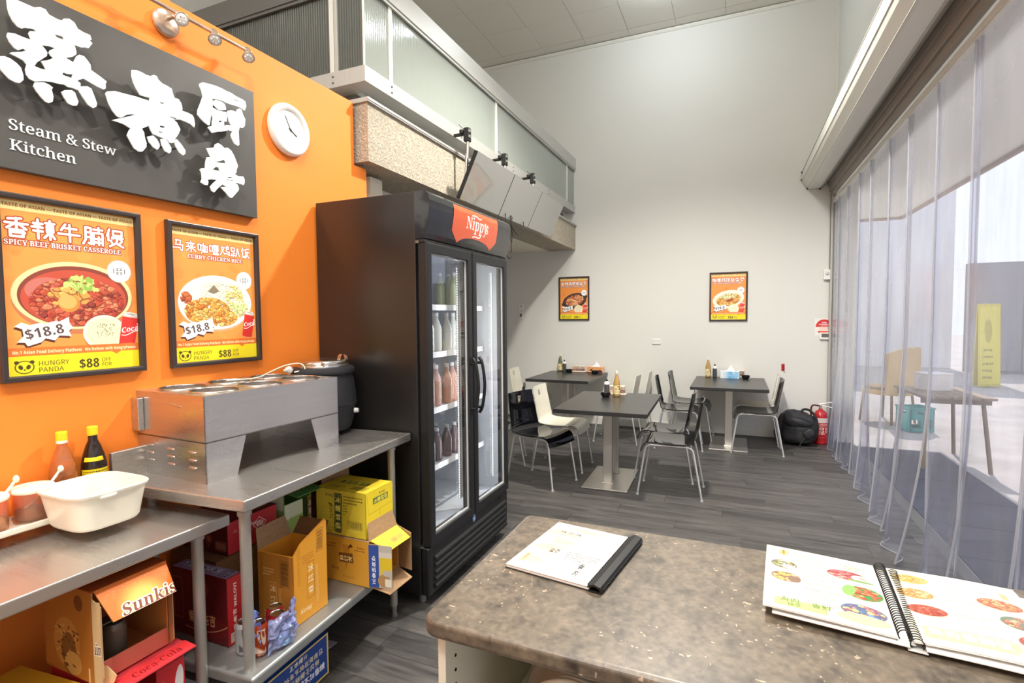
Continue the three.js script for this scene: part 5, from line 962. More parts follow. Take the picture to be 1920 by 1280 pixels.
chair('cream plastic chair seen from behind at the shaded corner table, nearer one', -1.33, -6.42, PI, white);
chair('cream plastic chair seen edge-on between the corner table and the grey wall', -1.26, -6.90, PI + 0.05, white);
chair('cream plastic chair on the far left side of the shaded corner table', -2.60, -6.72, 0.05, white);
chair('dark smoked chair mostly hidden behind the fridge edge', -2.30, -5.02, PI + 0.35, M.smokeDark);

// ---------------------------------------------------------------- table-top condiments
const TT = 0.745;
function soyBottle(label, x, z, amber) {
  const s = thing('soy_bottle', label, 'bottle', [x, TT, z]), k = 0.92;
  const prof = [[0, 0], [0.030, 0], [0.033, 0.006], [0.033, 0.12], [0.031, 0.15], [0.022, 0.195], [0.0135, 0.225], [0.012, 0.25]].map(([r, y]) => [r, y * k]);
  part('glass', [lathe(prof, 28)], phys({ color: amber, transmission: 0.4, thickness: 0, roughness: 0.08, clearcoat: 0.5 }), s);
  part('contents', [lathe([[0, 0.003], [0.029, 0.003], [0.031, 0.008], [0.031, 0.03], [0, 0.03]], 24)], std({ color: 0x17110c, roughness: 0.3 }), s);
  const lab = print(128, 96, (g) => { g.fillStyle = '#f3e2ac'; g.fillRect(0, 0, 128, 96); g.fillStyle = '#b4862a'; g.fillRect(52, 8, 40, 16); g.strokeStyle = '#8a6420'; glyphs(g, '正香老', 34, 30, 22, 0.14); scribble(g, 30, 62, 70, 2, 8, '#a88440'); });
  part('label', [new THREE.CylinderGeometry(0.0336, 0.0336, 0.085, 24, 1, true).translate(0, 0.068, 0).rotateY(-2.2)], paper(lab, 0.5), s);
  part('neck_label', [new THREE.CylinderGeometry(0.0165, 0.025, 0.034, 20, 1, true).translate(0, 0.18, 0)], std({ color: 0xefe3b4, roughness: 0.5 }), s);
  part('cap', [lathe([[0.0135, 0.222], [0.0145, 0.225], [0.0145, 0.25], [0.012, 0.254], [0, 0.254]], 20)], M.cream_plastic, s);
  return s;
}
function squeezeBottle(label, x, z) {
  const s = thing('squeeze_bottle', label, 'bottle', [x, TT, z]);
  part('body', [lathe([[0, 0], [0.024, 0], [0.026, 0.004], [0.026, 0.115], [0.023, 0.124], [0.019, 0.128]], 26)], phys({ color: 0x55565a, roughness: 0.35, transmission: 0.2, thickness: 0 }), s);
  part('collar', [lathe([[0.0275, 0.116], [0.028, 0.119], [0.0275, 0.134], [0.018, 0.142], [0.008, 0.148], [0, 0.148]], 26)], M.whitePlastic, s);
  part('nozzle', [lathe([[0.0085, 0.146], [0.0035, 0.172], [0.003, 0.176], [0, 0.176]], 16), lathe([[0, 0.153], [0.0125, 0.153], [0.0135, 0.158], [0.011, 0.163], [0, 0.163]], 18)], M.blackPlastic, s);
  return s;
}
function sauceDish(label, x, z) {
  const s = thing('sauce_dish', label, 'dish', [x, TT, z]);
  part('stack', [lathe([[0, 0.002], [0.03, 0.0], [0.034, 0.006], [0.047, 0.026], [0.049, 0.036], [0.046, 0.036], [0.032, 0.012], [0, 0.010]], 32), lathe([[0.030, 0.02], [0.048, 0.044], [0.0455, 0.044], [0.03, 0.026], [0, 0.025]], 32)], M.blackPlastic, s);
  return s;
}
function rack(label, x, z, turn, clear) {
  const s = thing('condiment_rack', label, 'condiment rack', [x, TT, z], turn);
  part('tray', [box(0.205, 0.012, 0.09, 0, 0.006, 0, 0.005), box(0.205, 0.02, 0.008, 0, 0.012, 0.041, 0.003)], M.trayCream, s);
  for (const k of [-1, 1]) {
    const j = part('jar', [box(0.078, 0.068, 0.07, k * 0.048, 0.048, 0, 0.008)], phys({ color: 0xfff0e6, transmission: 0.85, thickness: 0, roughness: 0.1 }), s);
    part('contents', [box(0.068, 0.03, 0.06, k * 0.048, 0.032, 0, 0.006)], std({ color: k < 0 ? clear : 0x6d3a22, roughness: 0.8 }), j);
    part('lid', [box(0.082, 0.010, 0.074, k * 0.048, 0.086, 0, 0.004)], M.trayCream, j);
    part('spoon', [pipe([[k * 0.048 - 0.01, 0.03, 0.02], [k * 0.048 + 0.03, 0.10, -0.01]], 0.003, 0.004, 8)], M.trayCream, j);
  }
  return s;
}
M.trayCream = phys({ color: 0xeeddc8, roughness: 0.35 });
function tissueBox(label, x, z, turn, map, sides) {
  const s = thing('tissue_box', label, 'tissue box', [x, TT, z], turn), w = 0.225, h = 0.09, d = 0.115;
  const b = part('carton', [box(w, h, d, 0, h / 2, 0, 0.003)], sides, s);
  part('print', sheet(w - 0.006, h - 0.006, 0, h / 2, d / 2 + 0.0006), paper(map, 0.5), b);
  part('print', sheet(w - 0.006, h - 0.006).rotateX(0).translate(0, h / 2, -d / 2 - 0.0006), paper(map, 0.5), b);
  part('tissue', [shell((u, v) => { const a = u * 2 * PI, r = (0.042 * (1 - v) + 0.004) * (1 + 0.3 * Math.sin(3 * a + v * 3)) * (1 - 0.35 * v); return [Math.cos(a) * r * 1.2 + 0.015 * v, h - 0.004 + 0.068 * v * (1 + 0.18 * Math.sin(2 * a)), Math.sin(a) * r * 0.6]; }, 40, 10, 0.0006)], std({ color: 0xf4f4f4, roughness: 0.9 }), s);
  return s;
}
const desert = print(256, 104, (g, w, h) => { const c = g.createLinearGradient(0, 0, 0, h); c.addColorStop(0, '#e79a5c'); c.addColorStop(1, '#f1b684'); g.fillStyle = c; g.fillRect(0, 0, w, h); poly(g, [[0, 104], [0, 84], [90, 92], [150, 88], [176, 64], [206, 44], [236, 52], [256, 84], [256, 104]], '#4a3a3c'); poly(g, [[40, 60], [52, 44], [70, 40], [86, 28], [92, 34], [90, 46], [78, 56], [66, 60], [72, 76], [60, 66], [44, 66]], '#2c2022'); });
const waterPrint = print(256, 104, (g, w, h) => { const c = g.createLinearGradient(0, 0, w, 0); c.addColorStop(0, '#eef0f0'); c.addColorStop(0.3, '#cfe0ee'); c.addColorStop(0.5, '#6db4e2'); c.addColorStop(1, '#b4d8f0'); g.fillStyle = c; g.fillRect(0, 0, w, h); for (let i = 0; i < 20; i++) ell(g, rnd(110, 250), rnd(10, 90), rnd(6, 20), rnd(4, 12), i % 2 ? 'rgba(120,190,230,0.5)' : 'rgba(240,248,252,0.5)', rnd(3)); });
// nearest table
soyBottle('soy sauce bottle with cream label and cap on the nearest dining table', -1.078, -5.14, 0xd9b36a);
squeezeBottle('grey squeeze bottle with white collar and black tip on the nearest dining table', -1.173, -5.12);
sauceDish('small black sauce dish stack beside the squeeze bottle on the nearest dining table', -1.168, -5.045);
rack('cream condiment rack with two clear jars on the nearest dining table', -1.105, -5.245, 0.03, 0xe6dccb);
// corner table
soyBottle('dark-bottomed soy bottle on the shaded corner table by the wall', -2.325, -7.18, 0x8a9070);
squeezeBottle('squeeze bottle beside the soy bottle on the shaded corner table', -2.255, -7.15);
sauceDish('small black sauce dish on the shaded corner table', -2.165, -7.08);
rack('pinkish condiment rack between the dish and tissue box on the shaded corner table', -2.045, -7.16, 0.0, 0x9a5a3a);
tissueBox('orange tissue box printed with a desert scene on the corner table', -1.79, -7.13, 0.0, desert, std({ color: 0xe9c0a8, roughness: 0.6 }));
sauceDish('upturned black cup in front of the orange tissue box', -1.775, -7.02);
// poster table
soyBottle('amber soy bottle with cream label on the table beside the backpack', -0.315, -7.10, 0xd9b36a);
squeezeBottle('dark squeeze bottle on the table beside the backpack', -0.235, -7.10);
tissueBox('pale blue tissue box with a white tissue pulled up', -0.06, -7.09, 0.06, waterPrint, std({ color: 0xdde8ee, roughness: 0.6 }));
sauceDish('black sauce dish at the end of the poster table, right of the blue tissue box', 0.125, -7.06);
rack('small condiment rack hidden behind the blue tissue box', 0.02, -7.20, 0, 0xd9d4c8);

// ---------------------------------------------------------------- along the grey wall
{
  const o = thing('double_socket', 'white double power socket on the grey wall between the two posters', 'socket', [-0.981, 1.193, ZF]);
  part('plate', [box(0.115, 0.07, 0.009, 0, 0, 0.0045, 0.003)], M.whitePlastic, o);
  for (const k of [-1, 1]) { part('rocker', [box(0.012, 0.02, 0.004, k * 0.016, 0.016, 0.0105, 0.001)], M.whitePlastic, o); part('pin_slot', [-0.007, 0.007].map((d) => box(0.0024, 0.010, 0.001, k * 0.034 + d, 0.004, 0.0092).rotateZ(0)).concat([box(0.0024, 0.010, 0.001, k * 0.034, -0.012, 0.0092)]), M.blackMatte, o); }
  part('mounting_block', [box(0.112, 0.006, 0.014, 0, -0.038, 0.007, 0.002)], M.greyPlastic, o);
  const t = thing('wall_thermostat', 'small white control box with a dial, upper of the two on the shaded grey wall', 'thermostat', [-2.955, 1.688, ZF]);
  part('case', [box(0.072, 0.09, 0.03, 0, 0, 0.015, 0.004)], M.whitePlastic, t); part('dial', [cyl(0.018, 0.016, 0.008, 0, 0, 0, 20).rotateX(PI / 2).translate(0.01, 0.008, 0.03)], M.greyPlastic, t);
  const q = thing('light_switch', 'small white switch with a dark grey rocker below the control box', 'switch', [-2.958, 1.558, ZF]);
  part('plate', [box(0.055, 0.10, 0.012, 0, 0, 0.006, 0.003)], M.whitePlastic, q); part('rocker', [box(0.032, 0.05, 0.008, -0.002, 0.004, 0.014, 0.006)], M.aluDark, q);
  const d = thing('door_sensor', 'small white sensor with a cable on the wall beside the roller door track', 'sensor', [1.0, 2.012, ZF]);
  part('case', [box(0.075, 0.12, 0.045, 0, 0, 0.0225, 0.008)], M.whitePlastic, d); part('eye', [new THREE.SphereGeometry(0.022, 16, 10).scale(1, 1, 0.5).translate(0, 0.012, 0.045)], M.greyPlastic, d); part('cable', [pipe([[0.02, 0.06, 0.01], [0.02, 0.95, 0.008]], 0.004, 0.01, 6)], M.greyPlastic, d);
  const sg = thing('extinguisher_sign', 'red and white extinguisher location disc above a small holder', 'sign', [0.985, 1.385, ZF]);
  const sp = print(256, 256, (g) => { g.fillStyle = '#e9dfd5'; g.fillRect(0, 0, 256, 256); ell(g, 128, 128, 122, 122, '#d32f2c'); g.fillStyle = '#f4e6da'; g.fillRect(0, 128, 256, 70); scribble(g, 60, 138, 140, 4, 10, '#c99a88'); words(g, 'FIRE', 128, 72, 34, '#fff', 'sans-serif', 'bold', 'center'); words(g, 'EXTINGUISHER', 128, 96, 22, '#fff', 'sans-serif', 'bold', 'center'); words(g, 'LOCATION', 128, 118, 20, '#f6d2c8', 'sans-serif', 'bold', 'center'); });
  part('backing', [box(0.20, 0.21, 0.003, 0, 0, 0.0015, 0.001)], M.whitePlastic, sg);
  part('disc', new THREE.CircleGeometry(0.094, 40).translate(0, 0.004, 0.0036), paper(sp, 0.4), sg);
  part('holder', [box(0.12, 0.085, 0.03, 0.012, -0.105, 0.016, 0.004)], M.whitePlastic, sg);
  part('window', sheet(0.085, 0.045, 0.012, -0.10, 0.0316), std({ color: 0x6b625e, roughness: 0.6 }), sg);
  const rh = thing('red_wall_hook', 'small red plastic hook on the grey wall above the backpack', 'hook', [0.55, 0.885, ZF]);
  part('plate', [box(0.036, 0.085, 0.006, 0, 0, 0.003, 0.002)], M.red, rh); part('prong', [pipe([[0, 0.02, 0.006], [0, 0.02, 0.04], [0, 0.045, 0.05]], 0.005, 0.012, 8), pipe([[0, -0.02, 0.006], [0.006, -0.026, 0.038], [0.012, -0.005, 0.05]], 0.005, 0.012, 8)], M.red, rh);
}
// fire extinguisher
{
  const s = thing('fire_extinguisher', 'red fire extinguisher standing on the floor beside the backpack', 'fire extinguisher', [0.945, 0, -7.10], -0.2);
  part('cylinder', [lathe([[0, 0.012], [0.062, 0.006], [0.072, 0.0], [0.076, 0.014], [0.076, 0.315], [0.07, 0.355], [0.05, 0.388], [0.024, 0.404], [0.02, 0.42], [0, 0.42]], 40)], M.red, s);
  const lab = print(512, 384, (g, w, h) => { g.fillStyle = '#d9c8c0'; g.fillRect(0, 0, w, 110); g.fillStyle = '#b3161b'; g.fillRect(0, 110, w, h); words(g, 'DRY CHEMICAL', 256, 160, 34, '#f0d9d0', 'sans-serif', 'bold', 'center'); scribble(g, 150, 176, 210, 2, 12, '#e8c4ba'); for (let a = 0; a < 3; a++) for (let b = 0; b < 2; b++) { g.fillStyle = '#e6d2c8'; g.fillRect(150 + a * 74, 220 + b * 62, 56, 46); ell(g, 178 + a * 74, 243 + b * 62, 14, 14, '#7c1418'); } words(g, 'ABE', 256, 372, 44, '#f0d9d0', 'sans-serif', 'bold', 'center'); });
  part('label', [new THREE.CylinderGeometry(0.0768, 0.0768, 0.2, 40, 1, true).rotateY(-PI + 0.3).translate(0, 0.215, 0)], paper(lab, 0.4), s);
  part('base_band', [lathe([[0.077, 0.07], [0.0785, 0.074], [0.0785, 0.082], [0.077, 0.086]], 40)], M.red, s);
  part('valve', [cyl(0.018, 0.016, 0.04, 0, 0.415, 0, 18), box(0.03, 0.022, 0.03, 0, 0.455, 0, 0.004)], M.steelPolish, s);
  part('lever', [pipe([[-0.015, 0.47, 0], [0.05, 0.485, 0.0], [0.12, 0.505, 0]], 0.006, 0.02, 8), pipe([[-0.015, 0.455, 0], [0.06, 0.448, 0.0], [0.115, 0.44, 0]], 0.006, 0.02, 8)], M.chrome, s);
  part('hose', [tube([[-0.014, 0.45, 0], [-0.075, 0.455, 0.01], [-0.098, 0.41, 0.012], [-0.096, 0.3, 0.014], [-0.092, 0.15, 0.012]], 0.0095, 36, 10)], std({ color: 0x5a1214, roughness: 0.5 }), s);
}
// backpack
{
  const s = thing('backpack', 'black backpack slumped on the floor against the grey wall', 'backpack', [0.69, 0, -6.98], -0.08);
  const blob = (w, h, d, n, am, sd) => { const g = new THREE.SphereGeometry(1, 56, 36), p = g.attributes.position; for (let i = 0; i < p.count; i++) { const v = [p.getX(i), p.getY(i), p.getZ(i)], q = Math.pow(v.reduce((a, c) => a + Math.pow(Math.abs(c), n), 0), -1 / n), k = 1 + am * (fbm(v[0] * 0.25 + 0.5, v[1] * 0.25 + 0.5 + v[2] * 0.2, 9, 9, sd, 3) - 0.5) * 2; p.setXYZ(i, v[0] * q * w * k, v[1] * q * h * k, v[2] * q * d * k); } g.computeVertexNormals(); return g; };
  part('main_body', [blob(0.215, 0.185, 0.14, 3.0, 0.07, 3).rotateZ(-0.12).translate(0.0, 0.185, -0.03)], M.bagFabric, s);
  part('top_lid', [blob(0.165, 0.085, 0.125, 2.6, 0.06, 9).rotateZ(-0.22).rotateX(0.45).translate(0.0, 0.30, 0.03)], M.bagShine, s);
  part('front_pocket', [blob(0.17, 0.10, 0.06, 3.2, 0.09, 5).rotateX(-0.2).translate(0.01, 0.135, 0.11)], M.bagFabric, s);
  part('side_pouch', [blob(0.055, 0.05, 0.035, 3.4, 0.04, 6).rotateZ(0.75).translate(0.115, 0.165, 0.165)], M.bagShine, s);
  part('zip_line', [tube([[-0.16, 0.20, 0.13], [-0.05, 0.215, 0.17], [0.06, 0.215, 0.175], [0.17, 0.19, 0.135]], 0.004, 30, 6), tube([[-0.14, 0.31, 0.10], [0.0, 0.345, 0.14], [0.13, 0.30, 0.12]], 0.004, 24, 6)], M.bagShine, s);
  part('grab_handle', [tube([[-0.10, 0.335, 0.02], [-0.09, 0.385, 0.03], [-0.03, 0.395, 0.04], [0.0, 0.35, 0.04]], 0.011, 24, 8), tube([[0.03, 0.355, 0.02], [0.06, 0.415, 0.0], [0.13, 0.405, -0.02], [0.19, 0.33, 0.0], [0.215, 0.2, 0.03]], 0.014, 30, 8)], M.bagFabric, s);
  part('strap', [tube([[0.09, 0.125, 0.175], [0.05, 0.07, 0.19], [0.03, 0.012, 0.19], [0.10, 0.008, 0.20], [0.24, 0.006, 0.21]], 0.008, 36, 6), tube([[-0.20, 0.26, 0.02], [-0.235, 0.14, 0.06], [-0.20, 0.02, 0.10]], 0.014, 24, 8)], M.bagShine, s);
  part('buckle', [box(0.04, 0.028, 0.012, 0.085, 0.118, 0.182, 0.004), box(0.03, 0.02, 0.01, -0.13, 0.165, 0.145, 0.003)], M.blackPlastic, s);
}

// ---------------------------------------------------------------- serving counter in the foreground
{
  const s = thing('serving_counter', 'brown-grey stone-look laminate counter with open cream shelves below', 'counter', [0, 0, 0]);
  const x0 = -0.583, x1 = 1.0, z0 = -0.868, z1 = -1.47, y = 0.94;
  const top = new THREE.Shape(), r = 0.035; top.moveTo(x0 + r, z1); top.lineTo(x1, z1); top.lineTo(x1, z0); top.lineTo(x0 + r, z0); top.absarc(x0 + r, z0 - r, r, PI / 2, PI); top.lineTo(x0, z1 + r * 0.6); top.absarc(x0 + r * 0.6, z1 + r * 0.6, r * 0.6, PI, 1.5 * PI);
  const g = new THREE.ExtrudeGeometry(top, { depth: 0.016, bevelEnabled: true, bevelThickness: 0.011, bevelSize: 0.011, bevelOffset: -0.011, bevelSegments: 5, curveSegments: 8 }).applyMatrix4(new THREE.Matrix4().makeBasis(V(1, 0, 0), V(0, 0, 1), V(0, -1, 0))).translate(0, y - 0.011, 0);
  part('worktop', metric(g), M.laminate, s);
  const yb = y - 0.0385, zf = -0.90, zb = -1.45;
  const side = part('side_panel', [span(-0.56, -0.542, 0.0, yb, zb, zf, 0.001)], M.melamine, s); span(0, 1, 0, 1, 0, 1);
  part('side_panel', [span(0.97, 0.988, 0.0, yb, zb, zf, 0.001)], M.melamine, s); part('side_panel', [span(0.25, 0.268, 0.0, yb - 0.02, zb, zf - 0.002, 0.001)], M.melamine, s);
  part('top_rail', [span(-0.542, 0.97, yb - 0.018, yb, zb, zf, 0.001)], M.melamine, s); part('back_panel', [span(-0.542, 0.97, 0.0, yb - 0.018, zb, zb + 0.012)], M.melamine, s);
  for (const h of [0.52, 0.10]) part('shelf', [span(-0.542, 0.97, h - 0.018, h, zb + 0.012, zf - 0.01, 0.001)], M.melamine, s);
  const pins = []; for (let k = 0; k < 9; k++) for (const z of [-0.94, -1.38]) pins.push(new THREE.CylinderGeometry(0.0035, 0.0035, 0.002, 10).rotateZ(PI / 2).translate(-0.5415, 0.86 - k * 0.032, z)); part('pin_hole', pins, M.blackMatte, side);
}
// a soft grey bag stuffed under the counter
{
  const s = thing('cloth_bag', 'beige-grey soft bag with piped zip edge stuffed under the counter', 'bag', [-0.33, 0.522, -1.10], 0.1);
  const cloth = std({ color: 0x9a8f80, roughness: 0.9, bumpMap: times(tWallPaper, 6), bumpScale: 0.001 }), inner = std({ color: 0x4f5450, roughness: 0.9 });
  part('body', [shell((u, v) => { const a = PI * u, k = 0.9 + 0.12 * noise(u * 6, v * 5, 99, 99, 3); return [-Math.cos(a) * 0.15 * k + 0.02, Math.pow(Math.sin(a), 0.7) * 0.30 * k, 0.12 - v * 0.26 + 0.012 * noise(u * 9, v * 3, 99, 99, 8)]; }, 40, 14, 0.006), shell((u, v) => { const a = PI * u, k = 0.92 + 0.1 * noise(u * 6, v * 5, 99, 99, 13); return [0.16 - Math.cos(a) * 0.13 * k, Math.pow(Math.sin(a), 0.8) * 0.255 * k, 0.08 - v * 0.22]; }, 30, 10, 0.006)], cloth, s);
  part('piping', [tube([...Array(13)].map((_, i) => { const a = PI * (i / 12), k = 0.95; return [-Math.cos(a) * 0.15 * k + 0.02, Math.pow(Math.sin(a), 0.7) * 0.30 * k + 0.003, 0.128]; }), 0.0075, 60, 8)], std({ color: 0xcfc6b4, roughness: 0.8 }), s);
  part('lining', [box(0.2, 0.2, 0.16, 0.02, 0.102, 0.0, 0.05)], inner, s);
}
// ---------------------------------------------------------------- menus on the counter
const menuBack = print(800, 600, (g, w, h) => {
  g.fillStyle = '#fbf7ef'; g.fillRect(0, 0, w, h);
  g.globalAlpha = 0.75; for (let i = 0; i < 40; i++) ell(g, 40 + rnd(260), 40 + rnd(500), rnd(50, 150), rnd(8, 22), ['#d9bfae', '#ecc99a', '#cdb3aa', '#f2d9a8'][i % 4], rnd(-0.1, 0.1)); for (let i = 0; i < 16; i++) ell(g, 180 + rnd(340), 130 + rnd(120), rnd(40, 120), rnd(8, 24), ['#c9b0ac', '#d8bfb2', '#eccfa4'][i % 3], rnd(-0.2, 0.1)); for (let i = 0; i < 10; i++) ell(g, 300 + rnd(300), 30 + rnd(70), rnd(50, 120), rnd(8, 20), '#f0d6a4', 0.2); g.globalAlpha = 1; ell(g, 560, 330, 150, 130, 'rgba(252,249,242,0.9)');
  g.strokeStyle = '#4a4140'; glyphs(g, '肉香 用快子海精', 130, 96, 26, 0.14, 1.1); glyphs(g, '套餐', 220, 330, 50, 0.12, 1.0); scribble(g, 400, 330, 330, 4, 16, '#6a605c'); scribble(g, 330, 420, 220, 6, 12, '#b8ada4'); g.strokeStyle = '#3a3634'; glyphs(g, '香', 600, 420, 56, 0.14); glyphs(g, '肉', 606, 500, 52, 0.14); g.fillStyle = '#f1d59a'; g.fillRect(52, 440, 62, 100); g.strokeStyle = '#7a4d1c'; glyphs(g, '蒸', 60, 450, 20); [...'香老肉子'].forEach((c, i) => glyphs(g, c, 70, 450 + i * 22, 20, 0.14)); });
{
  const p = [-0.379, 0.94, -1.259], s = thing('closed_menu', 'closed laminated menu with pink cloud print and black comb spine', 'menu', p, -0.135), w = 0.215, d = 0.292;
  part('pages', [box(w, 0.007, d, 0, 0.0045, 0, 0.002)], M.whitePlastic, s);
  part('back_sheet', [box(w + 0.006, 0.0012, d + 0.006, 0.001, 0.0007, 0, 0.0004, 1)], M.blackMatte, s);
  part('cover', [box(w + 0.003, 0.0012, d + 0.003, 0, 0.0092, 0, 0.0004, 1)], phys({ color: 0xcfcac2, roughness: 0.15, clearcoat: 1, clearcoatRoughness: 0.03 }), s);
  part('cover_print', new THREE.PlaneGeometry(w - 0.008, d - 0.006).rotateX(-PI / 2).translate(-0.002, 0.0102, 0), paper(menuBack, 0.3, { clearcoat: 1, clearcoatRoughness: 0.04 }), s);
  const sp = part('comb_spine', [extrude(shapeOf([[-0.014, 0], [0.014, 0], [0.018, 0.006], [0.014, 0.015], [0, 0.019], [-0.012, 0.015], [-0.017, 0.011], [-0.016, 0.009], [0, 0.014], [0.012, 0.010], [0.012, 0.003], [-0.014, 0.003]]), d + 0.008).translate(w / 2 + 0.014, 0.0, -d / 2 - 0.004)], M.blackPlastic, s);
  const teeth = []; for (let k = 0; k < 30; k++) for (const q of [-1, 1]) teeth.push(box(0.006, 0.003, 0.005, w / 2 + 0.014 + q * 0.0165, 0.0115 - (q > 0 ? 0.004 : 0), -d / 2 + 0.006 + k * 0.0096));
  part('comb_teeth', teeth, M.blackMatte, sp);
}
const page = (left) => print(640, 860, (g, w, h) => {
  const c = g.createLinearGradient(0, 0, w, h); c.addColorStop(0, '#fdf0cf'); c.addColorStop(1, '#fbf3dc'); g.fillStyle = c; g.fillRect(0, 0, w, h); if (!left) { g.globalAlpha = 0.5; ell(g, 300, 90, 200, 60, '#d6e8e4'); g.globalAlpha = 1; }
  const dish = (x, y, a, b, base, cols, n = 40) => { ell(g, x, y + 4, a + 4, b + 4, '#c9b89a'); ell(g, x, y, a, b, base); food(g, x, y, a * 0.92, b * 0.9, n, cols, a * 0.18); };
  const txt = (x, y, ww, n) => { scribble(g, x, y, ww, n, 13, '#8a8276'); };
  if (left) {
    g.fillStyle = '#efc27a'; g.fillRect(80, 46, 56, 90); g.strokeStyle = '#6a3c14'; [...'香老肉子'].forEach((q, i) => glyphs(g, q, 98, 50 + i * 21, 19, 0.14));
    for (let k = 0; k < 6; k++) { txt(170 + (k % 2) * 30, 60 + k * 34, 220, 1); } txt(430, 70, 150, 3); scribble(g, 460, 120, 110, 2, 22, '#c9a268');
    dish(110, 290, 76, 62, '#6a6a62', [[226, 190, 130], [200, 150, 100], [250, 240, 210], [110, 140, 60]]); ell(g, 136, 318, 40, 26, '#fbf3e2');
    dish(120, 470, 82, 62, '#8a6a50', [[240, 200, 90], [250, 220, 140], [230, 180, 70]]); ell(g, 168, 486, 36, 42, '#84685a');
    dish(470, 260, 110, 66, '#9a4a48', [[206, 110, 110], [230, 160, 150], [180, 70, 74]]); ell(g, 545, 272, 54, 42, '#ffffff'); ell(g, 552, 274, 24, 16, '#d99a88'); ell(g, 540, 316, 70, 16, '#7c9a5a');
    dish(535, 470, 98, 82, '#3d8a44', [[236, 90, 60], [240, 130, 80], [220, 60, 44], [250, 160, 110]], 50); ell(g, 460, 462, 34, 70, '#86b860', 0.2);
    dish(510, 690, 110, 74, '#5a6a8a', [[190, 130, 130], [236, 200, 130], [160, 100, 110], [90, 120, 170]], 44); ell(g, 500, 770, 130, 50, '#f6d098');
    for (let k = 0; k < 6; k++) { scribble(g, 220, 330 + k * 74, 200, 2, 14, k % 2 ? '#8a8276' : '#b79a84'); g.strokeStyle = '#d9cdb4'; g.lineWidth = 2; g.beginPath(); g.moveTo(210, 375 + k * 74); g.lineTo(420, 375 + k * 74); g.stroke(); }
    g.fillStyle = '#b5c07c'; g.fillRect(60, 740, 270, 80); g.strokeStyle = '#66823a'; glyphs(g, '海肉 香鲜', 90, 720, 50, 0.12); glyphs(g, '快餐', 130, 776, 32, 0.14);
  } else {
    dish(110, 130, 90, 62, '#c7a868', [[226, 180, 90], [240, 210, 140], [210, 160, 70]]); dish(100, 330, 88, 62, '#b88a50', [[216, 160, 90], [236, 200, 140], [200, 140, 70]]); dish(120, 520, 92, 56, '#9a4a34', [[190, 80, 60], [210, 100, 76], [170, 64, 50]]);
    dish(500, 280, 100, 66, '#a05a34', [[220, 130, 70], [236, 170, 110], [200, 110, 60]]); dish(540, 470, 90, 70, '#6a7a66', [[200, 130, 90], [220, 160, 120], [180, 110, 80]]); dish(560, 660, 90, 70, '#9a4a3a', [[210, 100, 80], [230, 130, 100]]);
    g.fillStyle = '#caa566'; g.fillRect(540, 110, 30, 80); for (let k = 0; k < 8; k++) scribble(g, 230, 70 + k * 86, 200, 2, 14, k % 2 ? '#9a9284' : '#b0a898');
    g.fillStyle = '#c9ca94'; g.fillRect(60, 690, 400, 110); g.strokeStyle = '#f4f2d8'; glyphs(g, '海肉香鲜饭', 80, 700, 66, 0.14); ell(g, 500, 780, 70, 26, '#fdfaf0');
  }
});
const mL = page(true), mR = page(false);
function openMenu(label, p, turn, lift, withPages) {
  const s = thing('open_menu', label, 'menu', p, turn), w = 0.222, d = 0.305;
  for (const k of [-1, 1]) {
    const curl = (u) => 0.010 + lift * (k < 0 ? Math.pow(u, 1.5) * 0.55 + 0.12 * Math.sin(PI * u) : 0.25 * Math.sin(PI * u) + 0.1 * u);
    const P = (u, v, o = 0) => [k * (0.012 + u * w), curl(u) + o + 0.004 * Math.sin(PI * v), (v - 0.5) * d];
    part('leaf', [shell((u, v) => P(u, v), 16, 8, 0.0022)], M.whitePlastic, s);
    if (withPages) {
      const g = shell((u, v) => P(k < 0 ? 1 - u : u, v, 0.0021).map((c, i) => (i === 0 ? c - 0 : c)), 16, 8, 0), uv = g.attributes.uv, q = g.attributes.position;
      for (let i = 0; i < uv.count; i++) { const px = (Math.abs(q.getX(i)) - 0.012) / w; uv.setXY(i, k < 0 ? 1 - px : px, 0.5 - q.getZ(i) / d); }
      // print keeps a white margin
      part('page_print', g, paper(k < 0 ? mL : mR, 0.32, { side: THREE.DoubleSide, clearcoat: 0.5, clearcoatRoughness: 0.12 }), s);
    }
  }
  const rings = []; for (let i = 0; i < 34; i++) rings.push(new THREE.TorusGeometry(0.0105, 0.0011, 6, 18, 4.6).rotateZ(-0.7).translate(0, 0.014, -d / 2 + 0.008 + i * 0.00875));
  part('wire_binding', rings, M.blackPlastic, s); part('spine_strip', [box(0.030, 0.002, d, 0, 0.004, 0, 0.0008)], M.greyPlastic, s);
  return s;
}
openMenu('thick white menu lying underneath the open photo menu', [0.322, 0.9405, -1.262], -0.10, 0.006, false);
openMenu('open wire-bound menu showing pages of dish photographs', [0.302, 0.9475, -1.272], -0.075, 0.012, true);

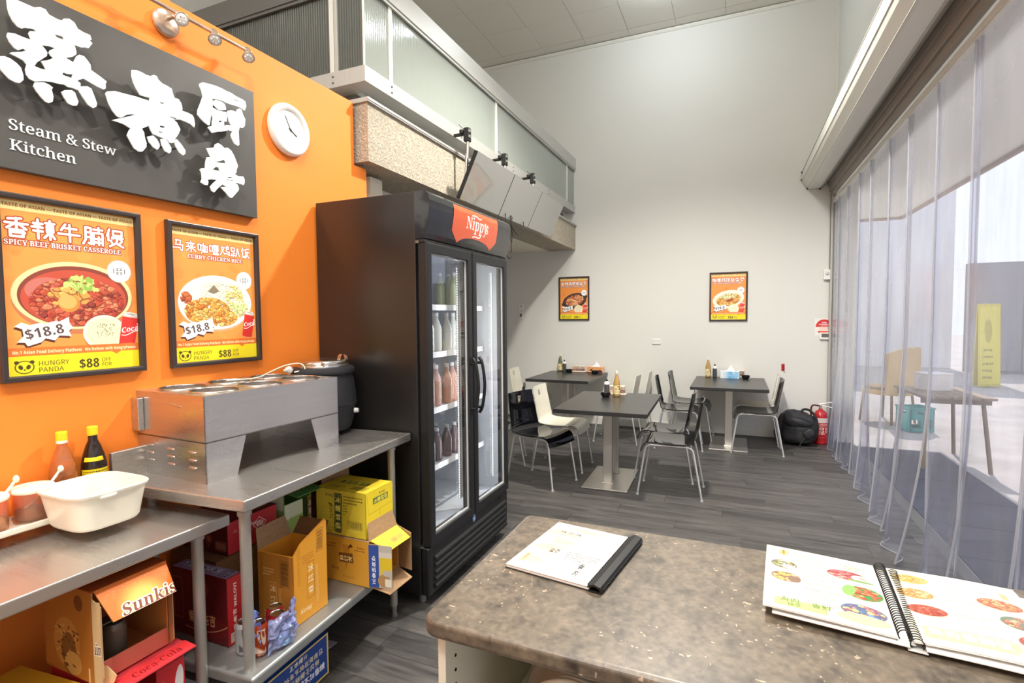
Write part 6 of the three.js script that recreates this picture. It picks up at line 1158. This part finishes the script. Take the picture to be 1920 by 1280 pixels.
// ---------------------------------------------------------------- roller shutter box, rails and clear strip curtain on the right
{
  const s = thing('roller_shutter', 'pale aluminium roller shutter box along the top of the right-hand opening', 'roller shutter', [0, 0, ZF]), len = 8.1;
  const hood = [[1.05, 3.30], [0.90, 3.285], [0.742, 3.275], [0.722, 3.262], [0.718, 3.148], [0.735, 3.11], [0.782, 3.052], [0.80, 3.045], [0.905, 3.04], [0.925, 3.05], [0.988, 3.115], [0.99, 3.13], [1.05, 3.13]];
  part('hood', [extrude(shapeOf(hood.reverse()), len)], M.aluPale, s);
  part('hood_seam', [[0.7195, 3.262], [0.7175, 3.147], [0.781, 3.050], [0.906, 3.039], [0.9885, 3.116]].map(([x, y]) => span(x - 0.002, x + 0.002, y - 0.002, y + 0.002, 0, len)), M.aluGrey, s);
  part('end_plate', [extrude(shapeOf(hood.map(([x, y]) => [x + (x < 0.8 ? -0.004 : 0), y + (y < 3.1 ? -0.004 : 0)])), 0.006).translate(0, 0, 0.004)], M.aluGrey, s);
  part('clip', [[0.716, 3.25], [0.714, 3.16], [0.776, 3.05], [0.91, 3.036]].map(([x, y]) => box(0.018, 0.018, 0.012, x, y, 0.02, 0.003)), M.blackPlastic, s);
  const lint = part('lintel', [span(0.992, 1.05, 3.06, 3.13, 0, len), span(1.005, 1.05, 2.99, 3.06, 0, len, 0.004), span(1.022, 1.05, 2.93, 2.99, 0, len, 0.003), span(1.0, 1.012, 3.052, 3.064, 0, len)], std({ color: 0x9b938a, roughness: 0.5, metalness: 0.2 }), s);
  part('guide_channel', [span(1.028, 1.046, 0, 2.95, 0.0, 0.05), span(1.028, 1.085, 0, 2.95, 0.0, 0.012), span(1.068, 1.085, 0, 2.95, 0.0, 0.07), span(1.046, 1.05, 0.05, 2.95, 0.05, 0.056)], M.aluGrey, s);
  part('door_edge', [span(1.088, 1.10, 0, 2.95, 0.0, 0.10)], M.aluPale, s);
}
{
  const s = thing('strip_curtain', 'clear PVC strip curtain hanging across the open right side', 'curtain', [XR, 0, 0]);
  part('hanging_rail', [span(-0.018, 0.012, 2.855, 2.905, ZF + 0.02, 0.4, 0.004), span(-0.024, -0.018, 2.862, 2.874, ZF + 0.02, 0.4)], M.aluPale, s);
  // each sheet hangs from the rail, bows a little and trails on the floor; edges show as thick bright lines
  const edges = [-7.20, -6.86, -6.34, -5.82, -5.35, -4.79, -4.28, -3.77, -3.23, -2.66, -2.1, -1.5, -0.9, -0.3, 0.35];
  for (let i = 0; i + 1 < edges.length; i++) {
    const a = edges[i] - 0.018, b = edges[i + 1] + 0.018, sd = i * 7 + 3, depth = i % 2 ? 0.006 : -0.006, foot = [0, -0.05, -0.03, 0.0, -0.06, -0.10, -0.11, -0.05, -0.04, -0.02, 0.03, 0, 0, 0, 0][i], gather = [0.02, 0.03, 0.06, 0.02, 0.03, 0.07, 0.03, 0.06, 0.01, 0.02, 0, 0, 0, 0, 0][i];
    const at = (u, v) => {
      const y = 2.868 * (1 - v), hang = Math.pow(v, 1.6), q = noise(u * 3.2, v * 3, 99, 99, sd) - 0.5, r = noise(u * 1.6 + 3, v * 6, 99, 99, sd + 1) - 0.5;
      const low = Math.max(0, v - 0.62) / 0.38, pinch = gather * low * low;
      const z = a + (b - a) * u + (0.5 - u) * pinch * 2 + 0.008 * r * hang + (u < 0.15 || u > 0.85 ? 0.008 * Math.sin(v * 9 + sd) * v : 0);
      const x = depth + foot * Math.pow(Math.max(0, v - 0.45) / 0.55, 2) + 0.012 * q * hang + 0.004 * Math.sin(u * PI * 2 + sd) * v + 0.04 * low * low * Math.sin(u * PI * 3 + sd);
      return [x, Math.max(0.012, y), z];
    };
    const st = part('strip', shell(at, 22, 40, 0), M.vinyl, s);
    const uv = st.geometry.attributes.uv; for (let k = 0; k < uv.count; k++) { const u0 = uv.getX(k), v0 = uv.getY(k); uv.setXY(k, u0 * 0.35 + i * 0.31, v0 * 1.9 + i * 0.17); }
    for (const u of [0.0, 1.0]) part('strip_edge', [tube([...Array(26)].map((_, k) => { const p = at(u, k / 25); return [p[0] - 0.002, p[1], p[2]]; }), 0.0066, 60, 6)], M.vinylEdge, st);
    part('strip_hem', [tube([...Array(13)].map((_, k) => at(k / 12, 1)), 0.003, 30, 6)], M.vinylEdge, st);
  }
}
// ---------------------------------------------------------------- outside the opening
M.apron = std({ map: times(tPaving, 0.5), color: 0x777c90, roughness: 0.7 });  // paving darkened and blued to paint in the canopy shade
structure('pavement', [metric(span(XR + 0.24, 40, -0.12, -0.006, -45, 12)), metric(span(-8, XR + 0.24, -0.12, -0.006, -45, ZF - 0.2))], M.paving);
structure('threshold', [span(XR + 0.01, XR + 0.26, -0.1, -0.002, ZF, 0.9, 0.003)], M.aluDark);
const apron = structure('painted_shade_floor', [span(XR + 0.26, 2.1, -0.1, -0.006, -7.1, 3.0)], M.apron);  // ground patch added where the canopy shade falls, shade in its colour
for (let k = 0; k < 17; k++) part('shade_slab', metric(box(0.77, 0.008, 0.592, 1.712, -0.004, -6.8 + k * 0.6, 0.002)), M.apron, apron);
{
  const wallM = std({ color: 0x9fa0a6, roughness: 0.8 });
  const f = structure('facade_grey', [span(5.5, 12, 0, 2.8, -17.2, -16.9), span(9.2, 9.5, 0, 4.4, -16.9, 2)], wallM);
  for (let k = 0; k < 6; k++) part('panel', span(5.5 + k * 1.08, 5.5 + k * 1.08 + 1.05, 0.06, 2.74, -16.9, -16.86, 0.01), wallM, f);
  for (let k = 0; k < 14; k++) part('panel', span(9.15, 9.2, 0.06, 4.3, -16.4 + k * 1.3, -16.4 + k * 1.3 + 1.26, 0.01), wallM, f);
  const w2 = std({ color: 0xe4e4e4, roughness: 0.8 });
  structure('facade_pale', [span(-6, 5.5, 0, 7.0, -18.4, -18.0)], w2);
}
{
  const s = thing('yellow_sign', 'yellow pavement sign standing outside beyond the clear curtain', 'sign', [4.78, 0, -13.7], 0.3);
  const pr = print(160, 384, (g, w, h) => { g.fillStyle = '#e9de5e'; g.fillRect(0, 0, w, h); ell(g, 70, 120, 30, 60, '#c2b848'); for (let k = 0; k < 5; k++) scribble(g, 24, 210 + k * 34, 110, 1, 16, '#a09840'); });
  for (const k of [-1, 1]) { const b = part('board', [box(0.42, 1.7, 0.02, 0, 0.87, 0, 0.006).rotateX(-k * 0.04).translate(0, 0, k * 0.08)], std({ color: 0xd8cc50, roughness: 0.6 }), s); part('print', sheet(0.38, 1.6).rotateY(k < 0 ? PI : 0).translate(0, 0.87, k * 0.0112).rotateX(-k * 0.04).translate(0, 0, k * 0.08), paper(pr, 0.6), b); }
}
{
  const s = thing('teal_crate', 'teal plastic crate on the pavement beyond the clear curtain', 'crate', [2.19, 0, -8.35], 0.35), teal = std({ color: 0x2f9a96, roughness: 0.5 });
  const w = 0.30, d = 0.28, h = 0.32, t = 0.016, panels = [];
  for (const k of [-1, 1]) { panels.push(extrude(shapeOf([[-w / 2, 0], [w / 2, 0], [w / 2, h], [-w / 2, h]], [[[-0.06, h - 0.09], [-0.06, h - 0.05], [0.06, h - 0.05], [0.06, h - 0.09]], [[-0.14, 0.05], [-0.14, 0.16], [-0.02, 0.16], [-0.02, 0.05]], [[0.02, 0.05], [0.02, 0.16], [0.14, 0.16], [0.14, 0.05]]]), t).translate(0, 0, k > 0 ? d / 2 - t : -d / 2)); panels.push(extrude(shapeOf([[-d / 2, 0], [d / 2, 0], [d / 2, h], [-d / 2, h]], [[[-0.05, h - 0.09], [-0.05, h - 0.05], [0.05, h - 0.05], [0.05, h - 0.09]]]), t).rotateY(PI / 2).translate(k > 0 ? w / 2 - t : -w / 2, 0, 0)); }
  part('walls', panels, teal, s); part('base', [box(w, 0.014, d, 0, 0.007, 0, 0.004)], teal, s); part('rim', [box(w + 0.02, 0.02, 0.02, 0, h - 0.01, d / 2, 0.004), box(w + 0.02, 0.02, 0.02, 0, h - 0.01, -d / 2, 0.004), box(0.02, 0.02, d, w / 2, h - 0.01, 0, 0.004), box(0.02, 0.02, d, -w / 2, h - 0.01, 0, 0.004)], teal, s);
}
{
  const s = thing('cane_chair', 'rounded tan cane chair outside beyond the clear curtain', 'chair', [2.02, 0, -8.95], 2.3);
  part('back', [shell((u, v) => { const a = PI * (0.12 + 0.76 * u); return [-0.10 - Math.sin(a) * 0.24, 0.42 + v * (0.5 + 0.16 * Math.sin(a)), Math.cos(a) * 0.34]; }, 30, 12, 0.02)], M.rattan, s);
  part('seat', [cyl(0.30, 0.31, 0.06, 0, 0.40, 0, 36)], M.rattan, s); part('cushion', [cyl(0.27, 0.26, 0.05, 0.02, 0.455, 0, 32)], std({ color: 0x8a7156, roughness: 0.9 }), s);
  for (const [x, z] of [[0.2, 0.2], [0.2, -0.2], [-0.2, 0.2], [-0.2, -0.2]]) part('leg', [pipe([[x * 1.15, 0, z * 1.15], [x, 0.41, z]], 0.017, 0.02, 10)], std({ color: 0x8a6a40, roughness: 0.7 }), s);
}
{
  const s = thing('trestle_table', 'brown slatted outdoor table with splayed legs beyond the clear curtain', 'table', [1.98, 0, -6.72], 0.05), brown = std({ color: 0x8f7f6c, roughness: 0.7 });
  for (let k = 0; k < 5; k++) part('slat', box(0.11, 0.025, 0.85, -0.24 + k * 0.12, 0.715, 0, 0.004), brown, s);
  part('apron', [box(0.56, 0.05, 0.03, 0, 0.675, 0.34), box(0.56, 0.05, 0.03, 0, 0.675, -0.34)], brown, s);
  for (const [x, z] of [[1, 1], [1, -1], [-1, 1], [-1, -1]]) part('leg', [pipe([[x * 0.27, 0, z * 0.40], [x * 0.22, 0.69, z * 0.33]], 0.018, 0.02, 10)], brown, s);
  const b = thing('paper_carton', 'white carton lying on the outdoor table beyond the curtain', 'carton', [1.95, 0.728, -6.85], 0.4);
  part('carton_body', [box(0.26, 0.17, 0.2, 0, 0.085, 0, 0.004)], M.whitePlastic, b); part('carton_lid', [box(0.266, 0.02, 0.206, 0, 0.172, 0, 0.004)], M.whitePlastic, b);
}

// ---------------------------------------------------------------- lamps: glowing discs in pendant reflectors, each with its own light
LAMPS.forEach(([x, y, z, cd, half], i) => {
  const s = thing('pendant_lamp', ['white pendant lamp above the dining tables', 'white pendant lamp above the serving counter'][i], 'lamp', [x, y, z]);
  part('reflector', [lathe([[0.04, 0.22], [0.06, 0.20], [0.15, 0.10], [0.2, 0.02], [0.205, 0.015], [0.205, 0.02], [0.155, 0.105], [0.065, 0.21], [0.04, 0.23], [0, 0.23]], 36)], M.whitePlastic, s);
  part('cord', [cyl(0.006, 0.006, CEIL - y - 0.23, 0, 0.23, 0, 8)], M.blackPlastic, s);
  part('lamp_glow', new THREE.CircleGeometry(0.15, 32).rotateX(PI / 2).translate(0, 0.06, 0), std({ color: 0xffffff, emissive: 0xfff4e4, emissiveIntensity: 2 }), s);
  const l = new THREE.SpotLight(0xfffaf1, cd, 0, half, 0.35, 2); l.position.set(x, y + 0.02, z); l.target.position.set(x, 0, z); l.castShadow = true; l.shadow.radius = 5; scene.add(l, l.target);
});
{
  const s = thing('ceiling_batten', 'round ceiling light just above the view near the far wall', 'lamp', [-0.74, CEIL - 0.05, -6.0]);
  part('body', [cyl(0.12, 0.13, 0.045, 0, 0, 0, 32)], M.whitePlastic, s);
  part('lamp_glow', new THREE.CircleGeometry(0.10, 32).rotateX(PI / 2).translate(0, -0.002, 0), std({ color: 0xffffff, emissive: 0xeaf6ff, emissiveIntensity: 2 }), s);
  const l = new THREE.PointLight(0xeaf6ff, CEILING_GLOW); l.position.set(-0.74, CEIL - 0.085, -6.0); l.castShadow = true; l.shadow.radius = 2; scene.add(l);
}
FILL_PANELS.forEach(([x, z, w, d, nits], i) => {  // unseen fill lights added to soften the room, no such fittings known
  const s = thing('added_fill_panel', ['added narrow fill light panel over the serving counter', 'added large square fill light panel at the back of the room', 'added fill light panel over the kitchen behind the orange wall'][i], 'lamp', [x, CEIL - 0.012, z]);
  part('frame', [box(w + 0.04, 0.012, d + 0.04, 0, 0.006, 0, 0.003)], M.whitePlastic, s);
  part('lamp_glow', new THREE.PlaneGeometry(w, d).rotateX(PI / 2).translate(0, -0.001, 0), std({ color: 0xffffff, emissive: 0xfff6ea, emissiveIntensity: 2 }), s);
  const l = new THREE.RectAreaLight(0xfdfbf7, nits, w, d); l.position.set(x, CEIL - 0.02, z); l.rotation.x = -PI / 2; scene.add(l);
});
renderer.render(scene, camera);
